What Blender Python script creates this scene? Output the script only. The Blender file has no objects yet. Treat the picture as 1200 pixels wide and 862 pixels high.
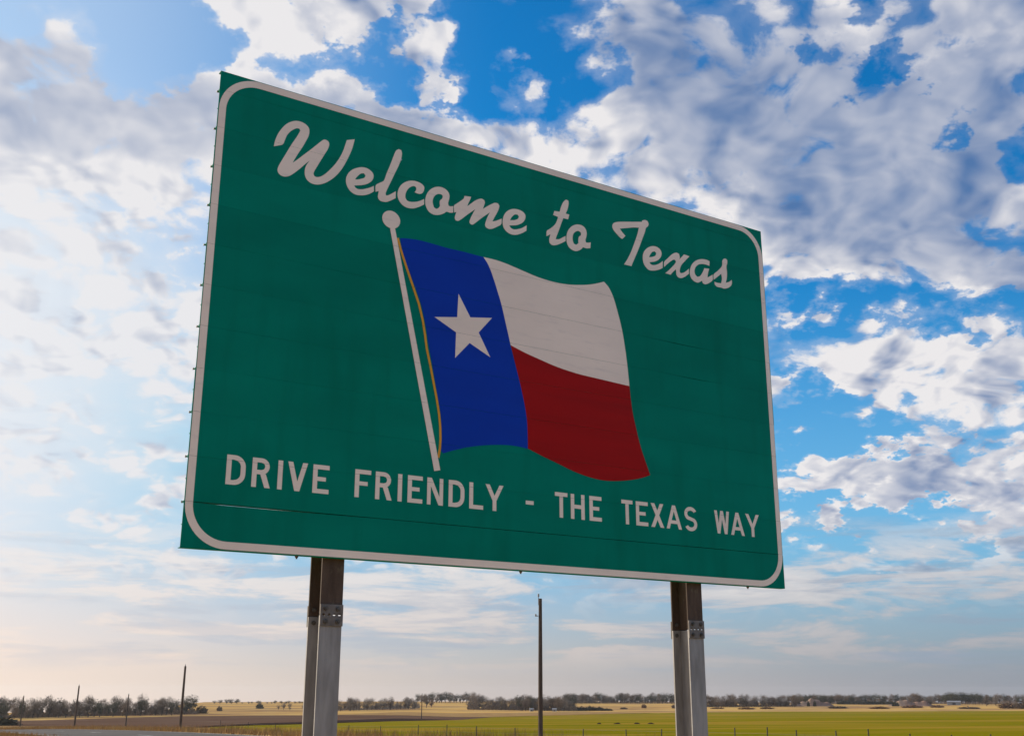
import bpy, bmesh, math, random
import numpy as np
from mathutils import Vector, Matrix
from mathutils.geometry import tessellate_polygon, delaunay_2d_cdt

R = math.radians
C = bpy.context.scene.collection
SC = bpy.context.scene

# ------------------------------------------------------------------ camera
PITCH, ROLL, EYE = 0.285964, 0.001478, 1.6
cam_data = bpy.data.cameras.new('camera')
cam_data.sensor_fit = 'HORIZONTAL'
cam_data.sensor_width = 36.0
cam_data.lens = 38.448
cam_data.clip_end = 30000
cam = bpy.data.objects.new('camera', cam_data)
C.objects.link(cam)
_fw = Vector((0, math.cos(PITCH), math.sin(PITCH)))
_up = Vector((0, -math.sin(PITCH), math.cos(PITCH)))
_rt = Vector((1, 0, 0))
_rt2 = math.cos(ROLL) * _rt + math.sin(ROLL) * _up
_up2 = -math.sin(ROLL) * _rt + math.cos(ROLL) * _up
m = Matrix.Identity(4)
for i in range(3):
    m[i][0], m[i][1], m[i][2] = _rt2[i], _up2[i], -_fw[i]
m[2][3] = EYE
cam.matrix_world = m
SC.camera = cam

# ------------------------------------------------------------------ view, sun
SC.view_settings.view_transform = 'Standard'
SC.view_settings.look = 'None'
SC.view_settings.gamma = 1
SC.view_settings.use_curve_mapping = False
SC.view_settings.exposure = 0.0
SUN_AZ, SUN_EL = R(-62), R(20)
SUN = Vector((math.sin(SUN_AZ) * math.cos(SUN_EL), math.cos(SUN_AZ) * math.cos(SUN_EL), math.sin(SUN_EL)))
sl_data = bpy.data.lights.new('sun', 'SUN')
sl_data.energy = 5.0
sl_data.angle = R(0.6)
sl_data.color = (1.0, 0.88, 0.70)
sun = bpy.data.objects.new('sun', sl_data)
C.objects.link(sun)
sun.rotation_euler = SUN.to_track_quat('Z', 'Y').to_euler()
sun.location = (-40, 40, 60)

# ------------------------------------------------------------------ world: daylight sky with a broken cloud deck
world = bpy.data.worlds.new('World')
SC.world = world
world.use_nodes = True
WN, WL = world.node_tree.nodes, world.node_tree.links
WN.clear()


def wn(kind, **kw):
    n = WN.new(kind)
    for k, v in kw.items():
        setattr(n, k, v)
    return n


def put(sock, v):
    if isinstance(v, bpy.types.NodeSocket):
        WL.new(v, sock)
    else:
        sock.default_value = v


def wm(op, a, b=None, c=None, clamp=False):
    n = wn('ShaderNodeMath', operation=op, use_clamp=clamp)
    put(n.inputs[0], a)
    if b is not None:
        put(n.inputs[1], b)
    if c is not None:
        put(n.inputs[2], c)
    return n.outputs[0]


def wv(op, a, b=None, c=None, scale=None):
    n = wn('ShaderNodeVectorMath', operation=op)
    put(n.inputs[0], a)
    if b is not None:
        put(n.inputs[1], b)
    if c is not None:
        put(n.inputs[2], c)
    if scale is not None:
        put(n.inputs['Scale'], scale)
    return n.outputs['Value'] if op in ('DOT_PRODUCT', 'LENGTH') else n.outputs[0]


def wstep(x, lo, hi):
    n = wn('ShaderNodeMapRange', interpolation_type='SMOOTHSTEP')
    put(n.inputs[0], x)
    n.inputs[1].default_value, n.inputs[2].default_value = lo, hi
    n.inputs[3].default_value, n.inputs[4].default_value = 0, 1
    return n.outputs[0]


def wmix(f, a, b):
    n = wn('ShaderNodeMix', data_type='RGBA')
    put(n.inputs[0], f)
    put(n.inputs[6], a if isinstance(a, bpy.types.NodeSocket) else (*a, 1))
    put(n.inputs[7], b if isinstance(b, bpy.types.NodeSocket) else (*b, 1))
    return n.outputs[2]


tc = wn('ShaderNodeTexCoord').outputs['Generated']
sep = wn('ShaderNodeSeparateXYZ')
put(sep.inputs[0], tc)
dx, dy, dz = sep.outputs
up0 = wm('MAXIMUM', dz, 0.0)
az = wm('MULTIPLY', wm('ARCTAN2', dx, dy), 180 / math.pi)
el = wm('MULTIPLY', wm('ARCSINE', dz), 180 / math.pi)
comb = wn('ShaderNodeCombineXYZ')
put(comb.inputs[0], az)
put(comb.inputs[1], el)
ANG = comb.outputs[0]
wgt = wm('DIVIDE', 1.0, wm('ADD', up0, 0.36))
comb2 = wn('ShaderNodeCombineXYZ')
put(comb2.inputs[0], wm('MULTIPLY', dx, wgt))
put(comb2.inputs[1], wm('MULTIPLY', dy, wgt))
DECK = comb2.outputs[0]                       # where the view ray meets the cloud deck
sundot = wv('DOT_PRODUCT', tc, tuple(SUN))
cosang = wm('MAXIMUM', sundot, 0.0)
front = wm('MAXIMUM', wm('MULTIPLY', sundot, -1.0), 0.0)     # clouds opposite the sun are lit from the front


def blobs(lst):
    """Sum of soft ellipses in azimuth / elevation (degrees): (az, el, half width, half height, turn, weight)."""
    acc = 0.0
    for a, e, w, h, t, k in lst:
        mp = wn('ShaderNodeMapping', vector_type='TEXTURE')
        put(mp.inputs[0], ANG)
        mp.inputs['Location'].default_value = (a, e, 0)
        mp.inputs['Rotation'].default_value = (0, 0, R(t))
        mp.inputs['Scale'].default_value = (w, h, 1)
        g = wn('ShaderNodeTexGradient', gradient_type='SPHERICAL')
        put(g.inputs[0], mp.outputs[0])
        acc = wm('MULTIPLY_ADD', g.outputs['Fac'], k, acc)
    return acc


def noise(vec, scale, detail=8, rough=0.55, lac=2.0, dist=0.0, off=(0, 0, 0)):
    n = wn('ShaderNodeTexNoise', noise_dimensions='2D')
    put(n.inputs['Vector'], wv('ADD', vec, off))
    n.inputs['Scale'].default_value = scale
    n.inputs['Detail'].default_value = detail
    n.inputs['Roughness'].default_value = rough
    n.inputs['Lacunarity'].default_value = lac
    n.inputs['Distortion'].default_value = dist
    return n.outputs['Fac']


def puff(vec, scale, off=(0, 0, 0)):
    n = wn('ShaderNodeTexVoronoi', feature='F1', voronoi_dimensions='2D')
    put(n.inputs['Vector'], wv('ADD', vec, off))
    n.inputs['Scale'].default_value = scale
    n.inputs['Detail'].default_value = 1.5
    n.inputs['Roughness'].default_value = 0.55
    return wm('SUBTRACT', 1.0, n.outputs['Distance'])


COVER = [(1.0, 32.5, 7.6, 5.4, -30.0, -0.85), (-8.1, 31.6, 7.4, 2.5, 0.0, -0.55), (-19.5, 31.8, 5.4, 2.7, 25.0, -0.8), (-27.7, 31.7, 2.4, 0.9, 0.0, -0.3), (-15.1, 33.7, 4.3, 1.8, 0.0, 0.9), (-10.5, 33.6, 2.7, 2.2, 0.0, 0.7), (-7.5, 34.4, 3.0, 1.6, 0.0, 0.75), (-4.5, 32.4, 3.0, 1.4, -10.0, 0.75), (-4.8, 31.3, 1.5, 0.8, 0.0, 0.5), (-15.6, 31.2, 2.1, 1.2, 0.0, 0.5), (-11.9, 29.7, 5.3, 1.9, 0.0, 0.45), (-5.0, 29.1, 4.9, 2.5, 0.0, 0.5), (0.7, 28.5, 4.0, 3.0, 0.0, 0.6), (0.6, 30.9, 2.0, 1.3, 0.0, 0.45), (-23.9, 26.6, 11.2, 5.9, 0.0, 0.45), (-19.7, 24.0, 6.9, 2.5, 0.0, 0.25), (9.6, 32.2, 12.7, 6.9, -20.0, 0.45), (14.4, 25.9, 13.6, 6.7, 0.0, 0.4), (22.2, 23.7, 9.2, 6.1, 0.0, 0.4), (26.9, 29.7, 6.1, 4.2, 0.0, 0.45), (18.6, 32.0, 1.6, 2.9, -28.0, -0.4), (23.5, 29.9, 6.4, 0.9, 7.0, -0.36), (24.6, 26.1, 2.1, 1.2, 50.0, -0.34), (20.7, 29.4, 2.2, 0.9, 25.0, -0.3), (26.8, 24.9, 2.4, 3.1, 0.0, 0.3), (24.4, 27.4, 5.0, 2.4, 0.0, 0.15), (13.8, 23.8, 1.4, 1.3, 0.0, -0.2), (14.9, 19.6, 4.2, 1.5, 0.0, -0.5), (24.0, 17.7, 5.1, 1.1, -6.0, -0.4), (19.2, 19.0, 3.4, 0.9, 0.0, -0.25), (16.8, 16.2, 5.6, 3.4, -10.0, 0.3), (21.0, 15.8, 4.5, 4.0, 0.0, 0.25), (24.8, 14.6, 3.4, 4.5, 0.0, 0.25), (15.7, 13.0, 5.9, 2.1, 0.0, -0.75), (20.2, 12.5, 2.4, 1.7, 0.0, -0.1), (20.0, 10.0, 10.7, 2.1, 2.0, 0.65), (17.7, 7.6, 8.5, 1.5, 0.0, -0.8), (23.7, 8.0, 2.6, 0.9, 0.0, 0.35), (-17.9, 21.0, 3.0, 1.5, 0.0, -0.2), (-21.9, 16.5, 10.4, 6.6, 0.0, 0.26), (-19.4, 17.2, 3.3, 2.1, 0.0, 0.15), (21.0, 4.7, 9.5, 2.8, 0.0, 0.25)]
WEIGHT = [(-23.3, 28.3, 10.1, 3.5, 0.0, 0.9), (12.9, 30.7, 9.1, 7.7, 0.0, 0.62), (19.6, 27.4, 11.4, 6.1, 0.0, 0.6), (23.9, 23.4, 7.3, 5.6, 0.0, 0.5), (4.9, 27.8, 7.3, 5.1, 0.0, -0.25), (12.0, 24.0, 5.6, 2.6, 0.0, -0.2), (-14.1, 32.5, 14.2, 3.2, 0.0, -0.3), (18.1, 16.1, 12.5, 5.1, 0.0, -0.25), (20.7, 9.6, 7.9, 1.6, 0.0, 0.12), (-8.5, 29.7, 7.8, 1.3, 0.0, 0.15), (26.5, 27.0, 2.4, 2.3, 0.0, 0.2)]
warpn = wn('ShaderNodeTexNoise', noise_dimensions='2D')
put(warpn.inputs['Vector'], DECK)
warpn.inputs['Scale'].default_value = 7
warpn.inputs['Detail'].default_value = 2
warp = wv('MULTIPLY_ADD', wv('SUBTRACT', warpn.outputs['Color'], (0.5, 0.5, 0.5)), (0.07, 0.07, 0.0), DECK)
sun2 = Vector((SUN.x, SUN.y, 0)).normalized()
ragn = wn('ShaderNodeTexNoise', noise_dimensions='2D')
put(ragn.inputs['Vector'], DECK)
ragn.inputs['Scale'].default_value = 11
ragn.inputs['Detail'].default_value = 5
ragn.inputs['Roughness'].default_value = 0.6
ANG0 = ANG
ANG = wv('MULTIPLY_ADD', wv('SUBTRACT', ragn.outputs['Color'], (0.5, 0.5, 0.5)), (9.0, 7.0, 0.0), ANG0)   # ragged cloud edges
cover = wm('MINIMUM', blobs([b for b in COVER if b[5] > 0]), 0.46)
cover = wm('ADD', cover, blobs([b for b in COVER if b[5] < 0]))
ANG = ANG0
weight = blobs(WEIGHT)


def shape(off, detail, puffs=True):
    big = noise(warp, 5.0, detail, 0.60, 2.1, 0.0, off)
    if not puffs:
        return big
    return wm('MULTIPLY_ADD', puff(warp, 15.0, off), 0.30, wm('MULTIPLY', big, 0.95))


o0 = (3.1, 1.7, 0.0)
s0 = shape(o0, 8)
low0 = noise(warp, 5.0, 3.0, 0.56, 2.1, 0.0, o0)
low1 = noise(warp, 5.0, 3.0, 0.56, 2.1, 0.0, (o0[0] + sun2.x * 0.036, o0[1] + sun2.y * 0.036, 0.0))
dens = wm('MULTIPLY_ADD', wm('SUBTRACT', s0, 0.535), 1.45, cover)
relief = wm('SUBTRACT', low0, low1)
alpha = wm('MAXIMUM', wstep(dens, 0.0, 0.24), wm('MULTIPLY', wstep(dens, -0.22, 0.12), 0.22))
alpha = wm('MULTIPLY', alpha, wstep(el, 2.5, 8.0))
soft0 = noise(warp, 5.0, 1.2, 0.5, 2.1, 0.0, o0)
deep = wm('ADD', wm('MULTIPLY', cover, 0.5), wm('ADD', soft0, weight))
core = wstep(deep, 0.42, 1.05)

# clear air
sky = wn('ShaderNodeTexSky', sky_type='NISHITA')
sky.sun_disc = False
sky.sun_elevation = SUN_EL
sky.sun_rotation = SUN_AZ
sky.altitude = 300
sky.air_density = 1.0
sky.dust_density = 1.2
sky.ozone_density = 2.5
hsv = wn('ShaderNodeHueSaturation')
put(hsv.inputs['Color'], sky.outputs[0])
hsv.inputs['Saturation'].default_value = 1.30
hsv.inputs['Value'].default_value = 1.0
glow = wstep(cosang, 0.56, 0.86)
K = 10.0                                      # the Background strength below is 0.1

deepblue = wv('MINIMUM', wv('MULTIPLY', hsv.outputs[0], (0.22, 1.42, 1.75)), (0.30 * K, 0.58 * K, 0.86 * K))
pale = wmix(glow, (0.26 * K, 0.50 * K, 0.76 * K), (0.80 * K, 0.85 * K, 0.92 * K))
hiel = wstep(el, 17.0, 31.0)
clear = wmix(wm('MAXIMUM', wm('MULTIPLY', glow, wm('MULTIPLY_ADD', hiel, -0.62, 1.0)), wm('MULTIPLY', wstep(el, 22.0, 3.0), 0.72)), deepblue, pale)

# cloud light: bright towards the sun and on edges that face it, blue grey where the deck is deep
mid0 = noise(warp, 16.0, 2.6, 0.5, 2.1, 0.0, o0)
mid1 = noise(warp, 16.0, 2.6, 0.5, 2.1, 0.0, (o0[0] + sun2.x * 0.015, o0[1] + sun2.y * 0.015, 0.0))
lit = wm('MULTIPLY_ADD', relief, 3.4, wm('MULTIPLY_ADD', wm('SUBTRACT', mid0, mid1), 1.5, 0.92))
lit = wm('MULTIPLY_ADD', wm('SUBTRACT', mid0, 0.5), 0.55, lit)
lit = wm('MULTIPLY', lit, wm('MULTIPLY_ADD', core, -0.66, 1.0))
lit = wm('MULTIPLY_ADD', glow, 0.25, wm('MULTIPLY_ADD', front, 0.80, lit), clamp=True)
cloud = wmix(lit, (0.085 * K, 0.185 * K, 0.40 * K), (0.84 * K, 0.82 * K, 0.83 * K))
cloud = wv('SCALE', cloud, scale=wm('MULTIPLY_ADD', front, 0.30, 1.0))
mixed = wmix(alpha, clear, cloud)

# low stratus streaks, then the milky air near the horizon and around the sun
streak = noise(wv('MULTIPLY', ANG, (0.060, 0.36, 0.0)), 1.9, 7, 0.60, 2.1, 0.25, (4.2, 0.6, 0))
lowband = wm('MULTIPLY', wstep(el, 9.0, 5.8), wstep(el, 0.3, 2.0))
side = wm('POWER', cosang, 1.5)
sa = wm('MULTIPLY', wstep(streak, 0.44, 0.60), wm('MULTIPLY', lowband, 0.85))
mixed = wmix(sa, mixed, wmix(wm('MULTIPLY_ADD', wm('SUBTRACT', streak, 0.5), 2.0, wm('MULTIPLY_ADD', side, 0.9, 0.35), clamp=True), (0.40 * K, 0.45 * K, 0.54 * K), (0.86 * K, 0.82 * K, 0.80 * K)))
bars = noise(wv('MULTIPLY', ANG, (0.055, 0.50, 0.0)), 1.7, 6, 0.58, 2.1, 0.2, (9.4, 3.1, 0))
ba = wm('MULTIPLY', wstep(bars, 0.50, 0.66), wm('MULTIPLY', lowband, wm('MULTIPLY_ADD', side, -0.55, 0.66)))
bars_col = wmix(side, (0.30 * K, 0.36 * K, 0.46 * K), (0.62 * K, 0.66 * K, 0.74 * K))
milkhi = wmix(side, (0.42 * K, 0.52 * K, 0.66 * K), (0.97 * K, 0.97 * K, 0.98 * K))
mixed = wmix(wm('MULTIPLY', glow, wm('MULTIPLY_ADD', wstep(el, 14.0, 28.0), -0.40, 0.58)), mixed, milkhi)
milklo = wmix(side, (0.30 * K, 0.30 * K, 0.335 * K), (1.32 * K, 1.02 * K, 0.80 * K))
mixed = wmix(wstep(el, 8.5, -1.8), mixed, milklo)
mixed = wmix(ba, mixed, bars_col)
bg = wn('ShaderNodeBackground')
put(bg.inputs[0], mixed)
bg.inputs[1].default_value = 0.1
wo = wn('ShaderNodeOutputWorld')
WL.new(bg.outputs[0], wo.inputs[0])
world.cycles.sampling_method = 'MANUAL'
world.cycles.sample_map_resolution = 256
SC.cycles.max_bounces = 5
SC.cycles.diffuse_bounces = 3
SC.cycles.glossy_bounces = 2
SC.cycles.volume_bounces = 0

# ------------------------------------------------------------------ materials
MATS = {}


def mat(name, base, rough=0.6, spec=0.4, metal=0.0, var=0.0, scale=4.0, second=None, lo=0.4, hi=0.6,
        detail=5, stretch=(1, 1, 1), rand=0.0, bump=0.0, bscale=60, coord='Object', fine=None):
    """Procedural material: base colour broken up by one or two noises, random value per object, bump."""
    mt = bpy.data.materials.new(name)
    mt.use_nodes = True
    N, L = mt.node_tree.nodes, mt.node_tree.links
    b = N['Principled BSDF']
    b.inputs['Roughness'].default_value = rough
    b.inputs['Specular IOR Level'].default_value = spec
    b.inputs['Metallic'].default_value = metal
    t = N.new('ShaderNodeTexCoord')
    mp = N.new('ShaderNodeMapping')
    mp.inputs['Scale'].default_value = stretch
    L.new(t.outputs[coord], mp.inputs[0])
    n = N.new('ShaderNodeTexNoise')
    n.inputs['Scale'].default_value = scale
    n.inputs['Detail'].default_value = detail
    L.new(mp.outputs[0], n.inputs['Vector'])
    mr = N.new('ShaderNodeMapRange')
    mr.inputs[1].default_value, mr.inputs[2].default_value = lo, hi
    L.new(n.outputs['Fac'], mr.inputs[0])
    mx = N.new('ShaderNodeMix')
    mx.data_type = 'RGBA'
    c2 = second if second else tuple(c * (1 - var) for c in base)
    mx.inputs[6].default_value = (*base, 1)
    mx.inputs[7].default_value = (*c2, 1)
    L.new(mr.outputs[0], mx.inputs[0])
    out = mx.outputs[2]
    if fine:
        col, fs, flo, fhi, fst = fine
        mp2 = N.new('ShaderNodeMapping')
        mp2.inputs['Scale'].default_value = fst
        L.new(t.outputs[coord], mp2.inputs[0])
        n2 = N.new('ShaderNodeTexNoise')
        n2.inputs['Scale'].default_value = fs
        n2.inputs['Detail'].default_value = 6
        L.new(mp2.outputs[0], n2.inputs['Vector'])
        mr2 = N.new('ShaderNodeMapRange')
        mr2.inputs[1].default_value, mr2.inputs[2].default_value = flo, fhi
        L.new(n2.outputs['Fac'], mr2.inputs[0])
        mx2 = N.new('ShaderNodeMix')
        mx2.data_type = 'RGBA'
        L.new(mr2.outputs[0], mx2.inputs[0])
        L.new(out, mx2.inputs[6])
        mx2.inputs[7].default_value = (*col, 1)
        out = mx2.outputs[2]
    if rand:
        oi = N.new('ShaderNodeObjectInfo')
        hs = N.new('ShaderNodeHueSaturation')
        ma = N.new('ShaderNodeMath')
        ma.operation = 'MULTIPLY_ADD'
        L.new(oi.outputs['Random'], ma.inputs[0])
        ma.inputs[1].default_value = 2 * rand
        ma.inputs[2].default_value = 1 - rand
        L.new(ma.outputs[0], hs.inputs['Value'])
        L.new(out, hs.inputs['Color'])
        out = hs.outputs[0]
    L.new(out, b.inputs['Base Color'])
    if bump:
        nb = N.new('ShaderNodeTexNoise')
        nb.inputs['Scale'].default_value = bscale
        nb.inputs['Detail'].default_value = 4
        L.new(t.outputs[coord], nb.inputs['Vector'])
        bp = N.new('ShaderNodeBump')
        bp.inputs['Strength'].default_value = bump
        bp.inputs['Distance'].default_value = 0.01
        L.new(nb.outputs['Fac'], bp.inputs['Height'])
        L.new(bp.outputs[0], b.inputs['Normal'])
    MATS[name] = mt
    return mt


FADE = dict(scale=1.4, lo=0.35, hi=0.7, stretch=(1, 1, 2.5))
mat('green_film', (0.000, 0.210, 0.150), 0.6, 0.03, var=0.16, rand=0.06, bump=0.02, bscale=9, fine=((0.0, 0.155, 0.105), 2.6, 0.5, 0.8, (2.2, 1, 0.35)), **FADE)
mat('white_film', (0.89, 0.755, 0.655), 0.45, 0.35, var=0.10, fine=((0.72, 0.61, 0.55), 7.0, 0.55, 0.85, (0.6, 1, 3)), **FADE)
mat('blue_film', (0.000, 0.040, 0.42), 0.6, 0.12, var=0.15, **FADE)
mat('red_film', (0.36, 0.002, 0.002), 0.6, 0.12, var=0.10, fine=((0.28, 0.002, 0.002), 3.0, 0.45, 0.75, (0.3, 1, 4)), **FADE)
mat('gold_film', (0.72, 0.33, 0.012), 0.45, 0.30, var=0.12, **FADE)
mat('aluminium', (0.42, 0.43, 0.44), 0.45, 0.5, metal=0.7, var=0.3, scale=9, bump=0.05)
mat('galvanised', (0.315, 0.30, 0.295), 0.55, 0.45, metal=0.35, second=(0.20, 0.19, 0.185), scale=5, lo=0.35, hi=0.7, stretch=(3, 3, 0.5), bump=0.12, bscale=40,
    fine=((0.36, 0.35, 0.34), 14, 0.5, 0.9, (1, 1, .3)))
mat('weathered_steel', (0.105, 0.072, 0.053), 0.75, 0.2, metal=0.0, second=(0.060, 0.040, 0.029), scale=6, lo=0.3, hi=0.7, stretch=(3, 3, 0.6), bump=0.2, bscale=50,
    fine=((0.17, 0.15, 0.10), 20, 0.6, 0.8, (1, 1, 0.4)))
mat('plate_steel', (0.20, 0.185, 0.175), 0.65, 0.3, metal=0.25, second=(0.13, 0.115, 0.105), scale=14, lo=0.35, hi=0.65, bump=0.15)
mat('bolt_steel', (0.12, 0.11, 0.10), 0.6, 0.4, metal=0.4, var=0.4, scale=40, bump=0.1)
mat('pole_wood', (0.062, 0.042, 0.032), 0.85, 0.2, second=(0.11, 0.080, 0.060), scale=6, stretch=(6, 6, 0.4), bump=0.4, bscale=30)
mat('insulator', (0.35, 0.33, 0.31), 0.4, 0.5, var=0.3, scale=30)
mat('post_steel', (0.05, 0.045, 0.038), 0.7, 0.3, var=0.4, scale=20)
mat('wire', (0.16, 0.15, 0.14), 0.6, 0.4, metal=0.5, var=0.3)
mat('dry_ground', (0.60, 0.355, 0.105), 0.95, 0.0, second=(0.31, 0.175, 0.085), scale=0.012, lo=0.44, hi=0.58, stretch=(1, 1.8, 1), detail=9, bump=0.5, bscale=2,
    fine=((0.62, 0.42, 0.16), 0.05, 0.48, 0.70, (1, 2.5, 1)))
mat('green_crop', (0.225, 0.186, 0.006), 0.95, 0.0, second=(0.34, 0.215, 0.026), scale=0.016, lo=0.45, hi=0.60, stretch=(.7, 3.2, 1), detail=7, bump=0.4, bscale=3,
    fine=((0.165, 0.165, 0.004), 0.07, 0.50, 0.66, (0.5, 2.2, 1)))
mat('ploughed_soil', (0.125, 0.070, 0.046), 0.98, 0.0, second=(0.165, 0.100, 0.066), scale=0.03, lo=0.4, hi=0.65, stretch=(1, 2.5, 1), bump=0.6, bscale=2)
mat('tilled_soil', (0.040, 0.025, 0.021), 0.98, 0.0, second=(0.052, 0.032, 0.026), scale=0.06, stretch=(1, 2.5, 1), bump=0.6, bscale=2)
mat('asphalt', (0.135, 0.120, 0.108), 0.95, 0.03, second=(0.165, 0.145, 0.128), scale=0.4, bump=0.3, bscale=30)
mat('road_paint', (0.62, 0.60, 0.55), 0.7, 0.2, var=0.35, scale=3)
mat('straw', (0.42, 0.27, 0.105), 0.9, 0.0, second=(0.30, 0.17, 0.075), scale=0.25, lo=0.35, hi=0.65)
mat('weed', (0.20, 0.105, 0.060), 0.9, 0.0, second=(0.28, 0.20, 0.06), scale=0.3, lo=0.35, hi=0.65)
mat('bark', (0.085, 0.070, 0.060), 0.9, 0.0, second=(0.13, 0.11, 0.09), scale=1.5, rand=0.25)
mat('twigs', (0.150, 0.108, 0.080), 0.9, 0.0, second=(0.21, 0.155, 0.108), scale=0.6, rand=0.3)
mat('pale_twigs', (0.23, 0.19, 0.155), 0.9, 0.0, second=(0.17, 0.138, 0.110), scale=0.6, rand=0.25)
mat('leaves', (0.070, 0.068, 0.045), 0.85, 0.0, second=(0.10, 0.090, 0.056), scale=0.8, rand=0.25)
mat('russet', (0.150, 0.075, 0.045), 0.9, 0.0, second=(0.19, 0.11, 0.06), scale=0.8, rand=0.2)
mat('bank_soil', (0.33, 0.22, 0.155), 0.95, 0.0, second=(0.25, 0.155, 0.115), scale=0.12, lo=0.4, hi=0.62, bump=0.8, bscale=0.8)
mat('shed_wall', (0.36, 0.345, 0.33), 0.7, 0.2, var=0.2, scale=0.8)
mat('shed_roof', (0.34, 0.33, 0.33), 0.5, 0.4, var=0.25, scale=0.8)
mat('shed_door', (0.09, 0.08, 0.075), 0.7, 0.2, var=0.25)


# ------------------------------------------------------------------ builders
class MB:
    def __init__(self):
        self.v, self.f, self.smooth = [], [], False

    def face(self, pts):
        k = len(self.v)
        self.v += [tuple(p) for p in pts]
        self.f.append(tuple(range(k, k + len(pts))))

    def box(self, x0, x1, y0, y1, z0, z1):
        k = len(self.v)
        self.v += [(x, y, z) for z in (z0, z1) for y in (y0, y1) for x in (x0, x1)]
        for q in ((0, 2, 3, 1), (4, 5, 7, 6), (0, 1, 5, 4), (2, 6, 7, 3), (0, 4, 6, 2), (1, 3, 7, 5)):
            self.f.append(tuple(k + i for i in q))

    def tube(self, pts, radii, n=6, cap=True):
        rings = []
        for i, p in enumerate(pts):
            p = Vector(p)
            a = Vector(pts[max(i - 1, 0)])
            b = Vector(pts[min(i + 1, len(pts) - 1)])
            t = (b - a).normalized()
            ref = Vector((0, 0, 1)) if abs(t.z) < 0.9 else Vector((1, 0, 0))
            u = t.cross(ref).normalized()
            w = t.cross(u).normalized()
            k = len(self.v)
            for j in range(n):
                q = p + radii[i] * (math.cos(2 * math.pi * j / n) * u + math.sin(2 * math.pi * j / n) * w)
                self.v.append(tuple(q))
            rings.append(k)
        for a, b in zip(rings, rings[1:]):
            for j in range(n):
                self.f.append((a + j, a + (j + 1) % n, b + (j + 1) % n, b + j))
        if cap:
            self.f.append(tuple(rings[0] + j for j in reversed(range(n))))
            self.f.append(tuple(rings[-1] + j for j in range(n)))

    def prism(self, prof, p0, p1, ax='x'):
        """Extrude a closed 2D profile [(a, b)] along x (a=y, b=z) or z (a=x, b=y)."""
        k, n = len(self.v), len(prof)
        for e in (p0, p1):
            for a, b in prof:
                self.v.append((e, a, b) if ax == 'x' else (a, b, e))
        for j in range(n):
            self.f.append((k + j, k + (j + 1) % n, k + n + (j + 1) % n, k + n + j))
        tris = tessellate_polygon([[Vector((a, b, 0)) for a, b in prof]])
        for t in tris:
            self.f.append(tuple(k + i for i in t))
            self.f.append(tuple(k + n + i for i in reversed(t)))

    def mesh(self, name, material, smooth=False, fix=True):
        me = bpy.data.meshes.new(name)
        me.from_pydata(self.v, [], self.f)
        if fix:
            bm = bmesh.new()
            bm.from_mesh(me)
            bmesh.ops.recalc_face_normals(bm, faces=bm.faces)
            bm.to_mesh(me)
            bm.free()
        me.materials.append(MATS[material])
        if smooth:
            me.shade_smooth()
        return me

    def build(self, name, material, parent=None, smooth=False, fix=True):
        return link(name, self.mesh(name, material, smooth, fix), parent)


def link(name, me, parent=None):
    o = bpy.data.objects.new(name, me)
    C.objects.link(o)
    o.parent = parent
    return o


def empty(name, loc, rz=0.0):
    o = bpy.data.objects.new(name, None)
    C.objects.link(o)
    o.empty_display_size = 0.3
    o.location = loc
    o.rotation_euler = (0, 0, rz)
    return o


def tag(o, label=None, cat=None, group=None, kind=None):
    for k, v in (('label', label), ('category', cat), ('group', group), ('kind', kind)):
        if v:
            o[k] = v
    return o


# ------------------------------------------------------------------ land
TH = R(30.5)                                   # the road runs 30.5 degrees left of the view
ZS = [(-9000, 2), (-500, .6), (0, 0), (30, -.15), (56, -.57), (100, -1.6), (147, -3.0), (200, -4.4), (280, -6.2),
      (400, -7.6), (600, -8.2), (900, -8.5), (3000, -8.8), (12000, -9)]
_x = np.array([a for a, b in ZS], float)
_y = np.array([b for a, b in ZS], float)
_h = np.diff(_x)
_d = np.diff(_y) / _h
_m = np.zeros(len(_x))
_m[0], _m[-1] = _d[0], _d[-1]
for i in range(1, len(_x) - 1):
    if _d[i - 1] * _d[i] > 0:
        w1, w2 = 2 * _h[i] + _h[i - 1], _h[i] + 2 * _h[i - 1]
        _m[i] = (w1 + w2) / (w1 / _d[i - 1] + w2 / _d[i])


def sstep(a, b, x):
    t = np.clip((x - a) / (b - a), 0, 1)
    return t * t * (3 - 2 * t)


def terrain(X, Y):
    X, Y = np.asarray(X, float), np.asarray(Y, float)
    s = -math.sin(TH) * X + math.cos(TH) * Y
    L = math.cos(TH) * X + math.sin(TH) * Y
    i = np.clip(np.searchsorted(_x, s) - 1, 0, len(_x) - 2)
    t = (s - _x[i]) / _h[i]
    z = (2 * t**3 - 3 * t**2 + 1) * _y[i] + (t**3 - 2 * t**2 + t) * _h[i] * _m[i] + (-2 * t**3 + 3 * t**2) * _y[i + 1] + (t**3 - t**2) * _h[i] * _m[i + 1]
    z = z - sstep(18, 30, L) * (1 - .75 * sstep(90, 140, s))
    r = np.hypot(X, Y)
    und = np.sin(X * .011 + 1.3) * np.sin(Y * .007 + .4) * .35 + np.sin(X * .031 + Y * .012) * .12
    a = np.degrees(np.arctan2(X, Y))
    left = sstep(-15.4, -17.4, a) * sstep(-125, -75, a)
    r0 = 1010 - 470 * left                     # beyond the tree lines the land falls away
    z = z - (.017 + .008 * left) * np.maximum(r - r0, 0) * sstep(0, 1, (r - r0) / (290 - 230 * left))
    return z + und * sstep(250, 700, r)


def at(s, L):
    return (-math.sin(TH) * s + math.cos(TH) * L, math.cos(TH) * s + math.sin(TH) * L)


def ground_z(x, y):
    return float(terrain(x, y))


def polar(azd, r):
    return (math.sin(R(azd)) * r, math.cos(R(azd)) * r)


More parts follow.
